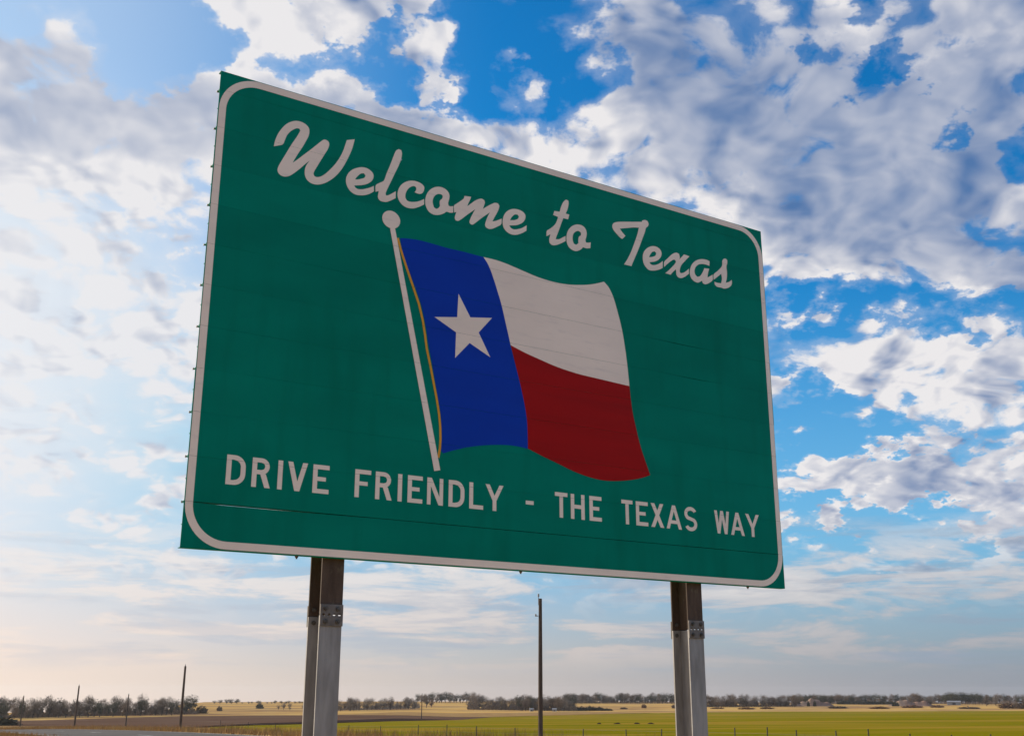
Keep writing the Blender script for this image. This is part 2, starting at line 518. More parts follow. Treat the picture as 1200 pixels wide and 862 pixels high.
def sheet(name, azs, near, far, nr, lift, material, kind='structure'):
    """A field laid on the land: columns by azimuth, rows from near to far."""
    v, f = [], []
    for a in azs:
        r0, r1 = near(a), far(a)
        rr = np.linspace(r0, max(r1, r0 + .5), nr + 1)
        x, y = np.sin(R(a)) * rr, np.cos(R(a)) * rr
        z = terrain(x, y) + lift
        v += list(zip(x, y, z))
    n = nr + 1
    for i in range(len(azs) - 1):
        for j in range(nr):
            f.append((i * n + j, i * n + n + j, i * n + n + j + 1, i * n + j + 1))
    mb = MB()
    mb.v, mb.f = v, f
    o = mb.build(name, material, smooth=True, fix=False)
    return tag(o, kind=kind)


# the ground itself, out to the horizon
azs = np.concatenate([np.arange(-180, -50, 6.0), np.arange(-50, 50, 1.0), np.arange(50, 180.1, 6.0)])
rs = np.concatenate([[0.0], np.geomspace(2, 60, 30), np.geomspace(63, 700, 90), np.geomspace(740, 2600, 40)])
gv, gf = [], []
for a in azs[:-1]:
    x, y = np.sin(R(a)) * rs, np.cos(R(a)) * rs
    gv += list(zip(x, y, terrain(x, y)))
n, na = len(rs), len(azs) - 1
for i in range(na):
    k = (i + 1) % na
    gf.append((i * n + 1, k * n + 1, i * n))
    for j in range(1, n - 1):
        gf.append((i * n + j, i * n + j + 1, k * n + j + 1, k * n + j))
mb = MB()
mb.v, mb.f = gv, gf
tag(mb.build('ground', 'dry_ground', smooth=True), kind='structure')


def table(t):
    ax, ay = zip(*t)
    return lambda a: float(np.interp(a, ax, ay))


green_far = table([(-14.7, 184), (-12.7, 214), (-10.2, 234), (-8.5, 265), (-6, 298), (-2.6, 315), (-.9, 385), (1.7, 425), (5.1, 469), (8.5, 505), (12.7, 548), (16.7, 552), (20.5, 549), (24.2, 539), (40, 500)])
green_near = lambda a: 37.0 / math.sin(R(a) + TH)
sheet('crop_field', np.arange(-14.7, 40.1, .6), green_near, green_far, 60, .10, 'green_crop')
plough_far = table([(-34, 330), (-24.2, 373), (-22, 387), (-20.2, 403), (-16.2, 440), (-10.2, 444), (-8.5, 451), (-5.1, 437), (-2.6, 390), (-.9, 386)])
plough_near = lambda a: (green_far(a) if a > -14.7 else float(np.interp(a, [-34, -24.2, -22, -19.4, -16.7, -14.7], [330, 302, 277, 222, 199, 184])))
sheet('ploughed_field', np.arange(-33.5, -.8, .5), plough_near, plough_far, 40, .12, 'ploughed_soil')
strip_near = lambda a: plough_near(a) + 2
sheet('tilled_strip', np.arange(-15.5, -2.5, .5), strip_near, lambda a: plough_near(a) + 2 + 55 * sstep(-16, -12, a) * (1 - sstep(-6, -2.5, a)) + .5, 16, .20, 'tilled_soil')
# a bare strip and a straw coloured strip along the far side of the crop
sheet('stubble_field', np.arange(-9.5, 8, .5), lambda a: max(plough_far(a), green_far(a)) + 3, lambda a: max(plough_far(a), green_far(a)) + 3 + 95 * sstep(-9.5, -5, a) * (1 - sstep(2, 8, a)), 16, .14, 'straw')


# the road with its painted lines
def ribbon(mbx, s0, s1, L0, L1, lift, step=4.0):
    ss = np.arange(s0, s1 + .01, step) if s1 - s0 > step else np.array([s0, s1])
    k = len(mbx.v)
    for s in ss:
        for L in (L0, L1):
            x, y = at(s, L)
            mbx.v.append((x, y, ground_z(x, y) + lift))
    for i in range(len(ss) - 1):
        mbx.f.append((k + 2 * i, k + 2 * i + 1, k + 2 * i + 3, k + 2 * i + 2))


mb = MB()
ribbon(mb, -120, 420, 9.0, 17.0, .055)
road = tag(mb.build('road', 'asphalt', fix=False), kind='structure')
for L0 in (9.35, 16.5):
    mb = MB()
    ribbon(mb, -120, 420, L0, L0 + .13, .064)
    mb.build('edge_line', 'road_paint', road, fix=False)
for s in np.arange(-30, 300, 12.2):
    mb = MB()
    ribbon(mb, s, s + 3.05, 12.93, 13.07, .064)
    mb.build('lane_dash', 'road_paint', road, fix=False)

# ------------------------------------------------------------------ the sign
SCRIPT = [
    ('W', [[(0.4381,3.009),(0.4444,3.055),(0.4602,3.111),(0.4843,3.162),(0.5165,3.211),(0.5539,3.246),(0.5963,3.268),(0.6399,3.273),(0.6767,3.263),(0.7021,3.241),(0.7095,3.211),(0.7053,3.172),(0.6886,3.127),(0.6639,3.07),(0.632,3.005),(0.604,2.944),(0.5923,2.915),(0.6273,2.951),(0.6794,3.01),(0.7322,3.068),(0.7777,3.121),(0.8121,3.16),(0.8316,3.178),(0.8545,3.179),(0.8716,3.167),(0.876,3.145),(0.868,3.109),(0.8474,3.065),(0.8204,3.007),(0.7914,2.945),(0.7698,2.899),(0.7626,2.871),(0.7708,2.852),(0.7926,2.85),(0.8241,2.865),(0.8588,2.897),(0.8971,2.945),(0.9352,3.001),(0.9691,3.065),(0.995,3.132),(1.02,3.228),(1.086,3.254),(1.067,3.163),(1.03,3.059),(0.985,2.962),(0.9328,2.887),(0.8862,2.84),(0.8433,2.809),(0.8,2.79),(0.7561,2.787),(0.7194,2.802),(0.6977,2.833),(0.6914,2.872),(0.6971,2.911),(0.7112,2.944),(0.7272,2.971),(0.6994,2.941),(0.6549,2.886),(0.6106,2.836),(0.5735,2.802),(0.5393,2.787),(0.5082,2.789),(0.4862,2.805),(0.4784,2.831),(0.4877,2.866),(0.5113,2.922),(0.5421,2.992),(0.5767,3.068),(0.6085,3.131),(0.6282,3.175),(0.6372,3.198),(0.6292,3.211),(0.6078,3.209),(0.5811,3.19),(0.5551,3.162),(0.5337,3.126),(0.5205,3.085),(0.5073,3.046),(0.4735,3.026)]]),
    ('e', [[(1.268,2.854),(1.234,2.826),(1.197,2.805),(1.155,2.792),(1.113,2.788),(1.075,2.802),(1.048,2.828),(1.031,2.866),(1.03,2.908),(1.045,2.949),(1.075,2.987),(1.116,3.015),(1.157,3.032),(1.2,3.035),(1.238,3.02),(1.258,2.994),(1.256,2.959),(1.238,2.929),(1.205,2.901),(1.164,2.881),(1.127,2.869),(1.1,2.861),(1.111,2.845),(1.136,2.839),(1.17,2.847),(1.207,2.864),(1.24,2.882),(1.265,2.901)], [(1.104,2.914),(1.123,2.945),(1.151,2.976),(1.176,2.985),(1.191,2.971),(1.182,2.948),(1.153,2.931),(1.124,2.918)]]),
    ('l', [[(1.282,2.91),(1.315,2.94),(1.35,2.969),(1.371,3.037),(1.395,3.104),(1.419,3.18),(1.438,3.238),(1.451,3.263),(1.472,3.278),(1.493,3.273),(1.5,3.246),(1.493,3.192),(1.473,3.129),(1.445,3.061),(1.417,2.989),(1.389,2.921),(1.369,2.865),(1.373,2.846),(1.391,2.852),(1.421,2.874),(1.457,2.904),(1.457,2.844),(1.419,2.816),(1.381,2.793),(1.346,2.787),(1.319,2.792),(1.304,2.814),(1.306,2.844),(1.309,2.868),(1.282,2.854)]]),
    ('c', [[(1.712,2.854),(1.669,2.823),(1.617,2.796),(1.564,2.788),(1.52,2.801),(1.488,2.832),(1.473,2.875),(1.479,2.924),(1.501,2.969),(1.539,3.006),(1.587,3.03),(1.636,3.037),(1.682,3.029),(1.706,3.009),(1.708,2.983),(1.697,2.954),(1.675,2.937),(1.648,2.934),(1.623,2.938),(1.637,2.962),(1.636,2.982),(1.624,2.99),(1.607,2.988),(1.58,2.97),(1.557,2.94),(1.543,2.902),(1.544,2.868),(1.562,2.848),(1.598,2.847),(1.642,2.86),(1.677,2.878),(1.71,2.901)]]),
    ('o', [[(1.98,2.849),(1.951,2.84),(1.918,2.841),(1.896,2.822),(1.851,2.797),(1.805,2.787),(1.764,2.797),(1.737,2.825),(1.722,2.865),(1.723,2.913),(1.738,2.96),(1.768,3.002),(1.808,3.031),(1.854,3.045),(1.896,3.041),(1.927,3.022),(1.942,2.991),(1.939,2.955),(1.931,2.922),(1.936,2.898),(1.954,2.897),(1.979,2.905)], [(1.789,2.886),(1.791,2.922),(1.806,2.953),(1.833,2.976),(1.865,2.982),(1.881,2.971),(1.875,2.947),(1.855,2.923),(1.853,2.898),(1.856,2.877),(1.84,2.852),(1.822,2.842),(1.802,2.85)]]),
    ('m', [[(1.986,2.91),(2.012,2.937),(2.054,2.975),(2.077,2.999),(2.084,3.023),(2.147,3.031),(2.136,2.999),(2.118,2.959),(2.113,2.939),(2.148,2.972),(2.186,3.007),(2.219,3.029),(2.248,3.04),(2.272,3.033),(2.28,3.013),(2.27,2.979),(2.261,2.95),(2.296,2.979),(2.34,3.012),(2.378,3.035),(2.408,3.037),(2.422,3.019),(2.416,2.988),(2.398,2.947),(2.374,2.901),(2.355,2.86),(2.389,2.874),(2.445,2.907),(2.441,2.856),(2.399,2.822),(2.356,2.795),(2.322,2.785),(2.295,2.792),(2.284,2.812),(2.291,2.845),(2.307,2.889),(2.329,2.935),(2.292,2.903),(2.245,2.861),(2.202,2.819),(2.165,2.786),(2.143,2.787),(2.134,2.803),(2.145,2.841),(2.168,2.891),(2.187,2.929),(2.149,2.895),(2.103,2.853),(2.061,2.812),(2.029,2.787),(2.006,2.785),(1.996,2.8),(1.998,2.823),(2.009,2.861),(1.99,2.852)]]),
    ('e', [[(2.693,2.855),(2.645,2.821),(2.586,2.793),(2.536,2.788),(2.492,2.803),(2.465,2.833),(2.455,2.875),(2.462,2.927),(2.486,2.973),(2.526,3.009),(2.576,3.028),(2.626,3.03),(2.666,3.017),(2.684,2.99),(2.676,2.951),(2.651,2.918),(2.606,2.889),(2.566,2.875),(2.521,2.864),(2.536,2.845),(2.566,2.838),(2.606,2.85),(2.651,2.872),(2.696,2.907)], [(2.528,2.913),(2.546,2.947),(2.576,2.977),(2.604,2.982),(2.618,2.969),(2.608,2.946),(2.576,2.926)]]),
    ('t', [[(2.9,2.853),(2.903,2.903),(2.931,2.927),(2.968,2.96),(2.997,2.995),(3.016,3.038),(3.023,3.063),(2.971,3.07),(2.985,3.11),(3.041,3.116),(3.056,3.166),(3.081,3.219),(3.11,3.25),(3.135,3.245),(3.138,3.219),(3.126,3.164),(3.104,3.114),(3.143,3.114),(3.13,3.066),(3.079,3.065),(3.057,3.011),(3.03,2.939),(3.003,2.873),(2.995,2.848),(3.029,2.855),(3.066,2.879),(3.1,2.902),(3.101,2.855),(3.05,2.821),(2.997,2.793),(2.956,2.785),(2.93,2.8),(2.928,2.832),(2.941,2.881)]]),
    ('o', [[(3.366,2.848),(3.325,2.837),(3.286,2.839),(3.26,2.81),(3.212,2.785),(3.164,2.789),(3.128,2.813),(3.111,2.856),(3.112,2.912),(3.13,2.963),(3.168,3.009),(3.222,3.039),(3.276,3.044),(3.313,3.025),(3.329,2.986),(3.325,2.947),(3.314,2.912),(3.32,2.891),(3.343,2.894),(3.372,2.904)], [(3.175,2.889),(3.183,2.938),(3.21,2.969),(3.242,2.982),(3.267,2.971),(3.265,2.947),(3.244,2.928),(3.237,2.894),(3.238,2.866),(3.213,2.844),(3.187,2.85)]]),
    ('T', [[(3.765,3.056),(3.728,3.018),(3.705,3.025),(3.67,3.049),(3.631,3.083),(3.618,3.107),(3.622,3.135),(3.642,3.157),(3.688,3.176),(3.77,3.197),(3.862,3.218),(3.963,3.242),(3.966,3.256),(3.999,3.27),(4.027,3.267),(4.042,3.243),(4.034,3.217),(4.008,3.191),(3.994,3.148),(3.963,3.078),(3.922,2.983),(3.877,2.888),(3.843,2.819),(3.823,2.776),(3.739,2.775),(3.775,2.827),(3.824,2.915),(3.869,3.018),(3.904,3.104),(3.925,3.175),(3.86,3.162),(3.786,3.139),(3.702,3.113),(3.728,3.086)]]),
    ('e', [[(4.19,2.836),(4.142,2.81),(4.085,2.789),(4.029,2.782),(3.993,2.801),(3.967,2.834),(3.958,2.879),(3.966,2.931),(3.996,2.977),(4.039,3.011),(4.087,3.03),(4.134,3.031),(4.17,3.012),(4.184,2.979),(4.172,2.941),(4.142,2.907),(4.104,2.883),(4.066,2.869),(4.035,2.861),(4.046,2.844),(4.074,2.84),(4.116,2.853),(4.16,2.878),(4.194,2.907)], [(4.032,2.91),(4.05,2.942),(4.075,2.971),(4.103,2.981),(4.12,2.969),(4.111,2.943),(4.082,2.925),(4.054,2.914)]]),
    ('x', [[(4.212,2.901),(4.256,2.947),(4.313,3.001),(4.362,3.026),(4.395,3.022),(4.403,2.994),(4.399,2.968),(4.44,3.01),(4.459,3.028),(4.524,3.025),(4.474,2.974),(4.423,2.919),(4.402,2.88),(4.394,2.844),(4.406,2.831),(4.443,2.844),(4.481,2.872),(4.509,2.897),(4.508,2.848),(4.459,2.808),(4.409,2.783),(4.373,2.785),(4.354,2.805),(4.352,2.834),(4.35,2.859),(4.316,2.827),(4.282,2.79),(4.219,2.792),(4.269,2.836),(4.325,2.893),(4.353,2.928),(4.35,2.947),(4.331,2.95),(4.303,2.934),(4.254,2.894),(4.209,2.851)]]),
    ('a', [[(4.771,2.982),(4.777,3.03),(4.737,3.037),(4.674,3.03),(4.611,3.004),(4.559,2.96),(4.529,2.907),(4.519,2.855),(4.532,2.813),(4.567,2.786),(4.616,2.781),(4.667,2.811),(4.678,2.787),(4.708,2.783),(4.753,2.804),(4.803,2.845),(4.806,2.9),(4.77,2.876),(4.74,2.857),(4.747,2.898),(4.767,2.952),(4.706,2.945),(4.678,2.893),(4.645,2.852),(4.613,2.838),(4.587,2.854),(4.579,2.888),(4.594,2.93),(4.633,2.966),(4.684,2.983),(4.734,2.986)]]),
    ('s', [[(4.821,2.905),(4.87,2.949),(4.924,3.001),(4.939,3.03),(4.944,3.072),(4.963,3.096),(4.989,3.102),(5.007,3.091),(5.005,3.059),(4.992,3.021),(4.995,2.96),(4.987,2.898),(4.971,2.852),(5.017,2.871),(5.051,2.898),(5.052,2.865),(5.033,2.831),(4.992,2.803),(4.947,2.788),(4.903,2.79),(4.858,2.788),(4.828,2.804),(4.826,2.832),(4.861,2.829),(4.912,2.835),(4.925,2.885),(4.919,2.934),(4.879,2.9),(4.818,2.852)]]),
]
BLUE_PTS = [(1.508,2.515),(1.532,2.414),(1.585,2.279),(1.652,2.134),(1.704,2.013),(1.743,1.876),(1.768,1.764),(1.776,1.712),(1.81,1.567),(1.846,1.409),(1.876,1.266),(1.901,1.149),(1.912,1.044),(1.916,0.9525),(1.912,0.8602),(1.93,0.8427),(2.017,0.8751),(2.151,0.9171),(2.318,0.9529),(2.489,0.9746),(2.6,0.9768),(2.701,0.968),(2.701,1.076),(2.694,1.2),(2.673,1.323),(2.632,1.487),(2.584,1.65),(2.535,1.807),(2.525,1.856),(2.494,1.973),(2.455,2.117),(2.416,2.233),(2.369,2.356),(2.323,2.457),(2.272,2.523),(2.089,2.528),(1.927,2.527),(1.782,2.534),(1.668,2.536),(1.57,2.526)]
FRINGE_C_PTS = [(1.487,2.511),(1.515,2.423),(1.571,2.283),(1.638,2.124),(1.688,2.003),(1.726,1.873),(1.75,1.754),(1.766,1.655),(1.799,1.531),(1.833,1.394),(1.865,1.258),(1.888,1.141),(1.9,1.043),(1.904,0.951),(1.9,0.8719),(1.888,0.8054)]
WHITE_PTS = [(2.272,2.523),(2.39,2.523),(2.512,2.51),(2.653,2.485),(2.815,2.458),(2.979,2.448),(3.128,2.457),(3.299,2.489),(3.415,2.524),(3.508,2.562),(3.561,2.517),(3.608,2.435),(3.653,2.302),(3.694,2.152),(3.722,1.993),(3.742,1.833),(3.759,1.647),(3.584,1.653),(3.394,1.662),(3.189,1.674),(2.989,1.7),(2.81,1.738),(2.67,1.771),(2.538,1.81),(2.525,1.856),(2.494,1.973),(2.455,2.117),(2.416,2.233),(2.369,2.356),(2.323,2.457)]
RED_PTS = [(2.538,1.81),(2.67,1.771),(2.81,1.738),(2.989,1.7),(3.189,1.674),(3.394,1.662),(3.584,1.653),(3.759,1.647),(3.769,1.535),(3.788,1.402),(3.823,1.258),(3.864,1.115),(3.914,0.9876),(3.956,0.885),(3.862,0.8506),(3.733,0.8188),(3.589,0.7971),(3.448,0.7885),(3.31,0.8013),(3.156,0.8317),(3.006,0.877),(2.841,0.9252),(2.703,0.9715),(2.701,1.076),(2.694,1.2),(2.673,1.323),(2.632,1.487),(2.584,1.65)]
STAR_PTS = [(2.041,2.156),(2.153,1.978),(2.357,2.011),(2.232,1.864),(2.343,1.675),(2.15,1.762),(2.02,1.617),(2.025,1.829),(1.829,1.921),(2.033,1.957)]
POLE_PTS = [(1.417,2.575),(1.46,2.585),(1.907,0.7101),(1.855,0.6982)]
BALL_PTS = [(1.424,2.651),(1.349,2.633),(1.421,2.728)]

SW, SH, FT = 5.49, 3.5052, 0.3048
SX, SY, SZ = -2.15408, 7.14527, 0.883599 + EYE
sign_yaw = math.atan2(0.535956, 0.844246)
sbase = ground_z(SX, SY) - 0.02
sign = empty('welcome_sign', (SX, SY, sbase), sign_yaw)
tag(sign, 'large green highway sign with script lettering and a flag on two steel posts', 'road sign')
ZB = SZ - sbase                                # height of the sign's lower edge above the empty
rng = random.Random(7)
JOINTS = [FT * k for k in range(1, 12)]


def smooth_loop(pts, n=5, corner=48):
    """Catmull-Rom through the outline, keeping sharp corners sharp."""
    P = [Vector((a, b, 0)) for a, b in pts]
    N = len(P)
    sharp = []
    for i in range(N):
        a, b = P[i] - P[i - 1], P[(i + 1) % N] - P[i]
        sharp.append(math.degrees(a.angle(b, 0)) > corner)
    out = []
    for i in range(N):
        p0, p1, p2, p3 = P[i - 1], P[i], P[(i + 1) % N], P[(i + 2) % N]
        t1 = (p2 - p1) * .5 if sharp[i] else (p2 - p0) * .5
        t2 = (p2 - p1) * .5 if sharp[(i + 1) % N] else (p3 - p1) * .5
        d = (p2 - p1).length
        for t, k in ((t1, 0), (t2, 0)):
            if t.length > d:
                t *= d / t.length
        for j in range(n):
            t = j / n
            out.append((2*t**3 - 3*t**2 + 1) * p1 + (t**3 - 2*t**2 + t) * t1 + (-2*t**3 + 3*t**2) * p2 + (t**3 - t**2) * t2)
    return [(p.x, p.y) for p in out]


def film(name, tris2d, verts2d, material, front, parent, cut=0.0008):
    """Sheeting on the panels: flat shape cut where the panels meet, with the thickness of the sheet."""
    bm = bmesh.new()
    vs = [bm.verts.new((a, -front, b + ZB)) for a, b in verts2d]
    for t in tris2d:
        try:
            bm.faces.new([vs[i] for i in t])
        except ValueError:
            pass
    zs = [b for a, b in verts2d]
    for j in JOINTS:
        if min(zs) < j < max(zs):
            for dzz in (-cut, cut):
                bmesh.ops.bisect_plane(bm, geom=bm.verts[:] + bm.edges[:] + bm.faces[:], dist=1e-6, plane_co=(0, 0, ZB + j + dzz), plane_no=(0, 0, 1))
            dead = [f for f in bm.faces if abs(f.calc_center_median().z - ZB - j) < cut * .98]
            bmesh.ops.delete(bm, geom=dead, context='FACES')
    bmesh.ops.dissolve_limit(bm, angle_limit=R(1), verts=bm.verts[:], edges=bm.edges[:])
    for f in bm.faces:
        f.normal_update()
        if f.normal.y > 0:
            f.normal_flip()
    ex = bmesh.ops.extrude_face_region(bm, geom=bm.faces[:])
    for v in ex['geom']:
        if isinstance(v, bmesh.types.BMVert):
            v.co.y += 0.0012
    bmesh.ops.recalc_face_normals(bm, faces=bm.faces)
    me = bpy.data.meshes.new(name)
    bm.to_mesh(me)
    bm.free()
    me.materials.append(MATS[material])
    return link(name, me, parent)


def film_loops(name, loops, material, front, parent):
    tr = tessellate_polygon([[Vector((a, b, 0)) for a, b in lp] for lp in loops])
    flat = [p for lp in loops for p in lp]
    return film(name, tr, flat, material, front, parent)


def film_union(name, polys, material, front, parent):
    vs, fs = [], []
    for p in polys:
        fs.append(list(range(len(vs), len(vs) + len(p))))
        vs += [Vector(q) for q in p]
    v2, e2, f2, ov, oe, of = delaunay_2d_cdt(vs, [], fs, 1, 1e-6)
    f2 = [f for f, src in zip(f2, of) if src]
    return film(name, [tuple(f) for f in f2], [(v.x, v.y) for v in v2], material, front, parent)


# twelve extruded panels, each a shallow channel: face, two flanges and a middle rib
for k in range(12):
    z0 = FT * k
    z1 = min(FT * (k + 1), SH)
    top_gap = bot_gap = 0.0004
    d = rng.uniform(-.0005, .0005)
    x0, x1 = rng.uniform(-.002, .002), SW + rng.uniform(-.002, .002)
    nseg = 44
    v, f = [], []
    ribz = (z0 + z1) / 2
    for i in range(nseg + 1):
        u = x0 + (x1 - x0) * i / nseg
        wob = .0003 * math.sin(u * 3.1 + k * 1.7) + .0002 * math.sin(u * 7.3 + k)
        tg, bg_ = top_gap + max(wob, -.0003), bot_gap
        if k == 6:
            tg += .0045 * math.exp(-((u - 4.35) / .22) ** 2)
        if k == 5:
            tg += .0040 * math.exp(-((u - 4.5) / .22) ** 2)
        if k == 0:
            tg += .0022 + .0048 * float(sstep(1.5, .5, np.array(u))) * float(sstep(.05, .25, np.array(u)))
        if k == 1:
            bg_ += .0012
        a, b, c = z0 + bg_, z1 - tg, .0004
        yy = d
        prof = [(yy + c, a), (yy, a + c), (yy, b - c), (yy + c, b), (yy + .051, b), (yy + .051, b - .004), (yy + .0045, b - .004)]
        if k < 11:
            prof += [(yy + .0045, ribz + .003), (yy + .022, ribz + .003), (yy + .022, ribz - .003), (yy + .0045, ribz - .003)]
        prof += [(yy + .0045, a + .004), (yy + .051, a + .004), (yy + .051, a)]
        v += [(u, p, q + ZB) for p, q in prof]
    n = len(prof)
    for i in range(nseg):
        for j in range(n):
            f.append((i * n + j, i * n + (j + 1) % n, i * n + n + (j + 1) % n, i * n + n + j))
    tr = tessellate_polygon([[Vector((p, q, 0)) for p, q in prof]])
    for t in tr:
        f.append(tuple(t))
        f.append(tuple(nseg * n + i for i in reversed(t)))
    mb = MB()
    mb.v, mb.f = v, f
    mb.build('panel', 'green_film', sign)

# white border with rounded corners
ro, bw = .295, .052
ins = .006


def rrect(x0, x1, z0, z1, r, n=14):
    out = []
    for cx, cz, a0 in ((x1 - r, z1 - r, 0), (x0 + r, z1 - r, 90), (x0 + r, z0 + r, 180), (x1 - r, z0 + r, 270)):
        for i in range(n + 1):
            a = R(a0 + 90 * i / n)
            out.append((cx + r * math.cos(a), cz + r * math.sin(a)))
    return out


outer = rrect(ins, SW - ins, ins, SH - ins, ro)
inner = rrect(ins + bw, SW - ins - bw, ins + bw, SH - ins - bw, ro - bw)
nb = len(outer)
film('border', [(i, (i + 1) % nb, nb + (i + 1) % nb, nb + i) for i in range(nb)], outer + inner, 'white_film', .0022, sign)

# script line
for ch, loops in SCRIPT:
    film_loops('script_letter', [smooth_loop(lp) for lp in loops], 'white_film', .0022, sign)

# flag
film_loops('flag_blue_field', [smooth_loop(BLUE_PTS, 3)], 'blue_film', .0020, sign)
film_loops('flag_white_stripe', [smooth_loop(WHITE_PTS, 3)], 'white_film', .0022, sign)
film_loops('flag_red_stripe', [smooth_loop(RED_PTS, 3)], 'red_film', .0021, sign)
film_loops('flag_star', [STAR_PTS], 'white_film', .0034, sign)
fr = []
FC = [Vector((a, b)) for a, b in FRINGE_C_PTS]
for side in (1, -1):
    row = []
    for i, p in enumerate(FC):
        t = (FC[min(i + 1, len(FC) - 1)] - FC[max(i - 1, 0)]).normalized()
        row.append(p + Vector((-t.y, t.x)) * .0095 * side)
    fr += row if side == 1 else row[::-1]
film_loops('flag_fringe', [[(p.x, p.y) for p in fr]], 'gold_film', .0033, sign)
film_loops('flagpole', [POLE_PTS], 'white_film', .0046, sign)
bc, bl, bt = BALL_PTS
film_loops('pole_finial', [[(bc[0] + .078 * math.cos(2 * math.pi * i / 40), bc[1] + .074 * math.sin(2 * math.pi * i / 40)) for i in range(40)]], 'white_film', .0058, sign)

# block capitals: 8 inch letters on one baseline
CAP, BASE, T = .2032, .4425, .034


def bar(p, q, t=T, e0=0.0, e1=0.0):
    p, q = Vector(p), Vector(q)
    u = (q - p).normalized()
    w = Vector((-u.y, u.x)) * t / 2
    p, q = p - u * e0, q + u * e1
    return [tuple(p - w), tuple(q - w), tuple(q + w), tuple(p + w)]


def box2(x0, x1, z0, z1):
    return [(x0, z0), (x1, z0), (x1, z1), (x0, z1)]


def arc_band(cx, cz, rx, rz, a0, a1, t, n=14):
    out = []
    pr = None
    for i in range(n + 1):
        a = R(a0 + (a1 - a0) * i / n)
        c, s = math.cos(a), math.sin(a)
        o, q = (cx + rx * c, cz + rz * s), (cx + (rx - t) * c, cz + (rz - t) * s)
        if pr:
            out.append([pr[0], o, q, pr[1]])
        pr = (o, q)
    return out


def slant(xb, xt, hw, z0=0.0, z1=CAP):
    """A diagonal stroke cut level at its top and bottom, half width hw measured along the line."""
    return [(xb - hw, z0), (xb + hw, z0), (xt + hw, z1), (xt - hw, z1)]


def capital(ch, w):
    H, t, h = CAP, T, T / 2
    if ch == 'I':
        return [box2(0, w, 0, H)]
    if ch == '-':
        return [box2(0, w, .078, .108)]
    if ch in 'EF':
        p = [box2(0, t, 0, H), box2(t - .002, w, H - t * .92, H), box2(t - .002, w * .80, H * .5 - t * .40, H * .5 + t * .46)]
        return p + ([box2(t - .002, w, 0, t * .92)] if ch == 'E' else [])
    if ch == 'L':
        return [box2(0, t, 0, H), box2(t - .002, w, 0, t * .92)]
    if ch == 'T':
        return [box2(0, w, H - t * .92, H), box2(w / 2 - h, w / 2 + h, 0, H - t * .9)]
    if ch == 'H':
        return [box2(0, t, 0, H), box2(w - t, w, 0, H), box2(t - .002, w - t + .002, H * .5 - h * .9, H * .5 + h * .9)]
    if ch == 'D':
        r = .078
        return [box2(0, t, 0, H), box2(t - .002, w - r, H - t * .92, H), box2(t - .002, w - r, 0, t * .92), box2(w - t, w, r - .001, H - r + .001)] + \
            arc_band(w - r, H - r, r, r, 0, 90, t) + arc_band(w - r, r, r, r, 270, 360, t)
    if ch == 'R':
        r = .0565
        return [box2(0, t, 0, H), box2(t - .002, w * .93 - r, H - t * .9, H), box2(t - .002, w * .93 - r, H - 2 * r, H - 2 * r + t * .9)] + \
            arc_band(w * .93 - r, H - r, r, r, -90, 90, t * .95) + [[(w * .44, H - 2 * r + .004), (w - .039, 0), (w, 0), (w * .44 + .040, H - 2 * r + .006)]]
    if ch == 'V':
        return [slant(w * .5, h * 1.08, h * 1.08), slant(w * .5, w - h * 1.08, h * 1.08)]
    if ch == 'N':
        return [box2(0, t * .9, 0, H), box2(w - t * .9, w, 0, H), slant(w - t * .55, t * .55, t * .55)]
    if ch == 'Y':
        return [box2(w / 2 - h, w / 2 + h, 0, H * .46), slant(w / 2, h * 1.15, h * 1.1, H * .40, H), slant(w / 2, w - h * 1.15, h * 1.1, H * .40, H)]
    if ch == 'X':
        return [slant(h * 1.15, w - h * 1.25, h * 1.15), slant(w - h * 1.15, h * 1.25, h * 1.15)]
    if ch == 'A':
        return [slant(h * 1.0, w * .5, h * 1.0), slant(w - h * 1.0, w * .5, h * 1.0), box2(w * .22, w * .78, H * .22, H * .22 + t * .85)]
    if ch == 'W':
        k = h * .92
        return [slant(w * .26, k, k), slant(w * .26, w * .5, k), slant(w * .74, w * .5, k), slant(w * .74, w - k, k)]
    if ch == 'S':
        tt = t * .95
        rx, rz = w / 2, (H + tt) / 4 + .002
        p = arc_band(w / 2, H - rz + .004, rx, rz, 25, 235, tt, 20) + arc_band(w / 2, rz - .004, rx, rz, 205, 415, tt, 20)
        lo = H - rz + .004
        a, b = R(235), R(55)
        p.append([(w / 2 + rx * math.cos(a), lo + rz * math.sin(a)), (w / 2 + (rx - tt) * math.cos(b), rz - .004 + (rz - tt) * math.sin(b)),
                  (w / 2 + rx * math.cos(b), rz - .004 + rz * math.sin(b)), (w / 2 + (rx - tt) * math.cos(a), lo + (rz - tt) * math.sin(a))])
        return p
    return []


CAPS = [('D', .264, .398), ('R', .444, .577), ('I', .629, .663), ('V', .700, .847), ('E', .888, 1.011),
        ('F', 1.211, 1.337), ('R', 1.374, 1.508), ('I', 1.556, 1.590), ('E', 1.637, 1.761), ('N', 1.800, 1.936), ('D', 1.984, 2.122), ('L', 2.165, 2.289), ('Y', 2.309, 2.474),
        ('-', 2.681, 2.756), ('T', 2.961, 3.084), ('H', 3.117, 3.255), ('E', 3.304, 3.428),
        ('T', 3.636, 3.754), ('E', 3.789, 3.918), ('X', 3.950, 4.092), ('A', 4.119, 4.290), ('S', 4.325, 4.466),
        ('W', 4.673, 4.849), ('A', 4.863, 5.028), ('Y', 5.047, 5.216)]
for ch, a, b in CAPS:
    polys = [[(x + a, z + BASE) for x, z in p] for p in capital(ch, b - a)]
    film_union('dash' if ch == '-' else 'block_letter', polys, 'white_film', .0022, sign)

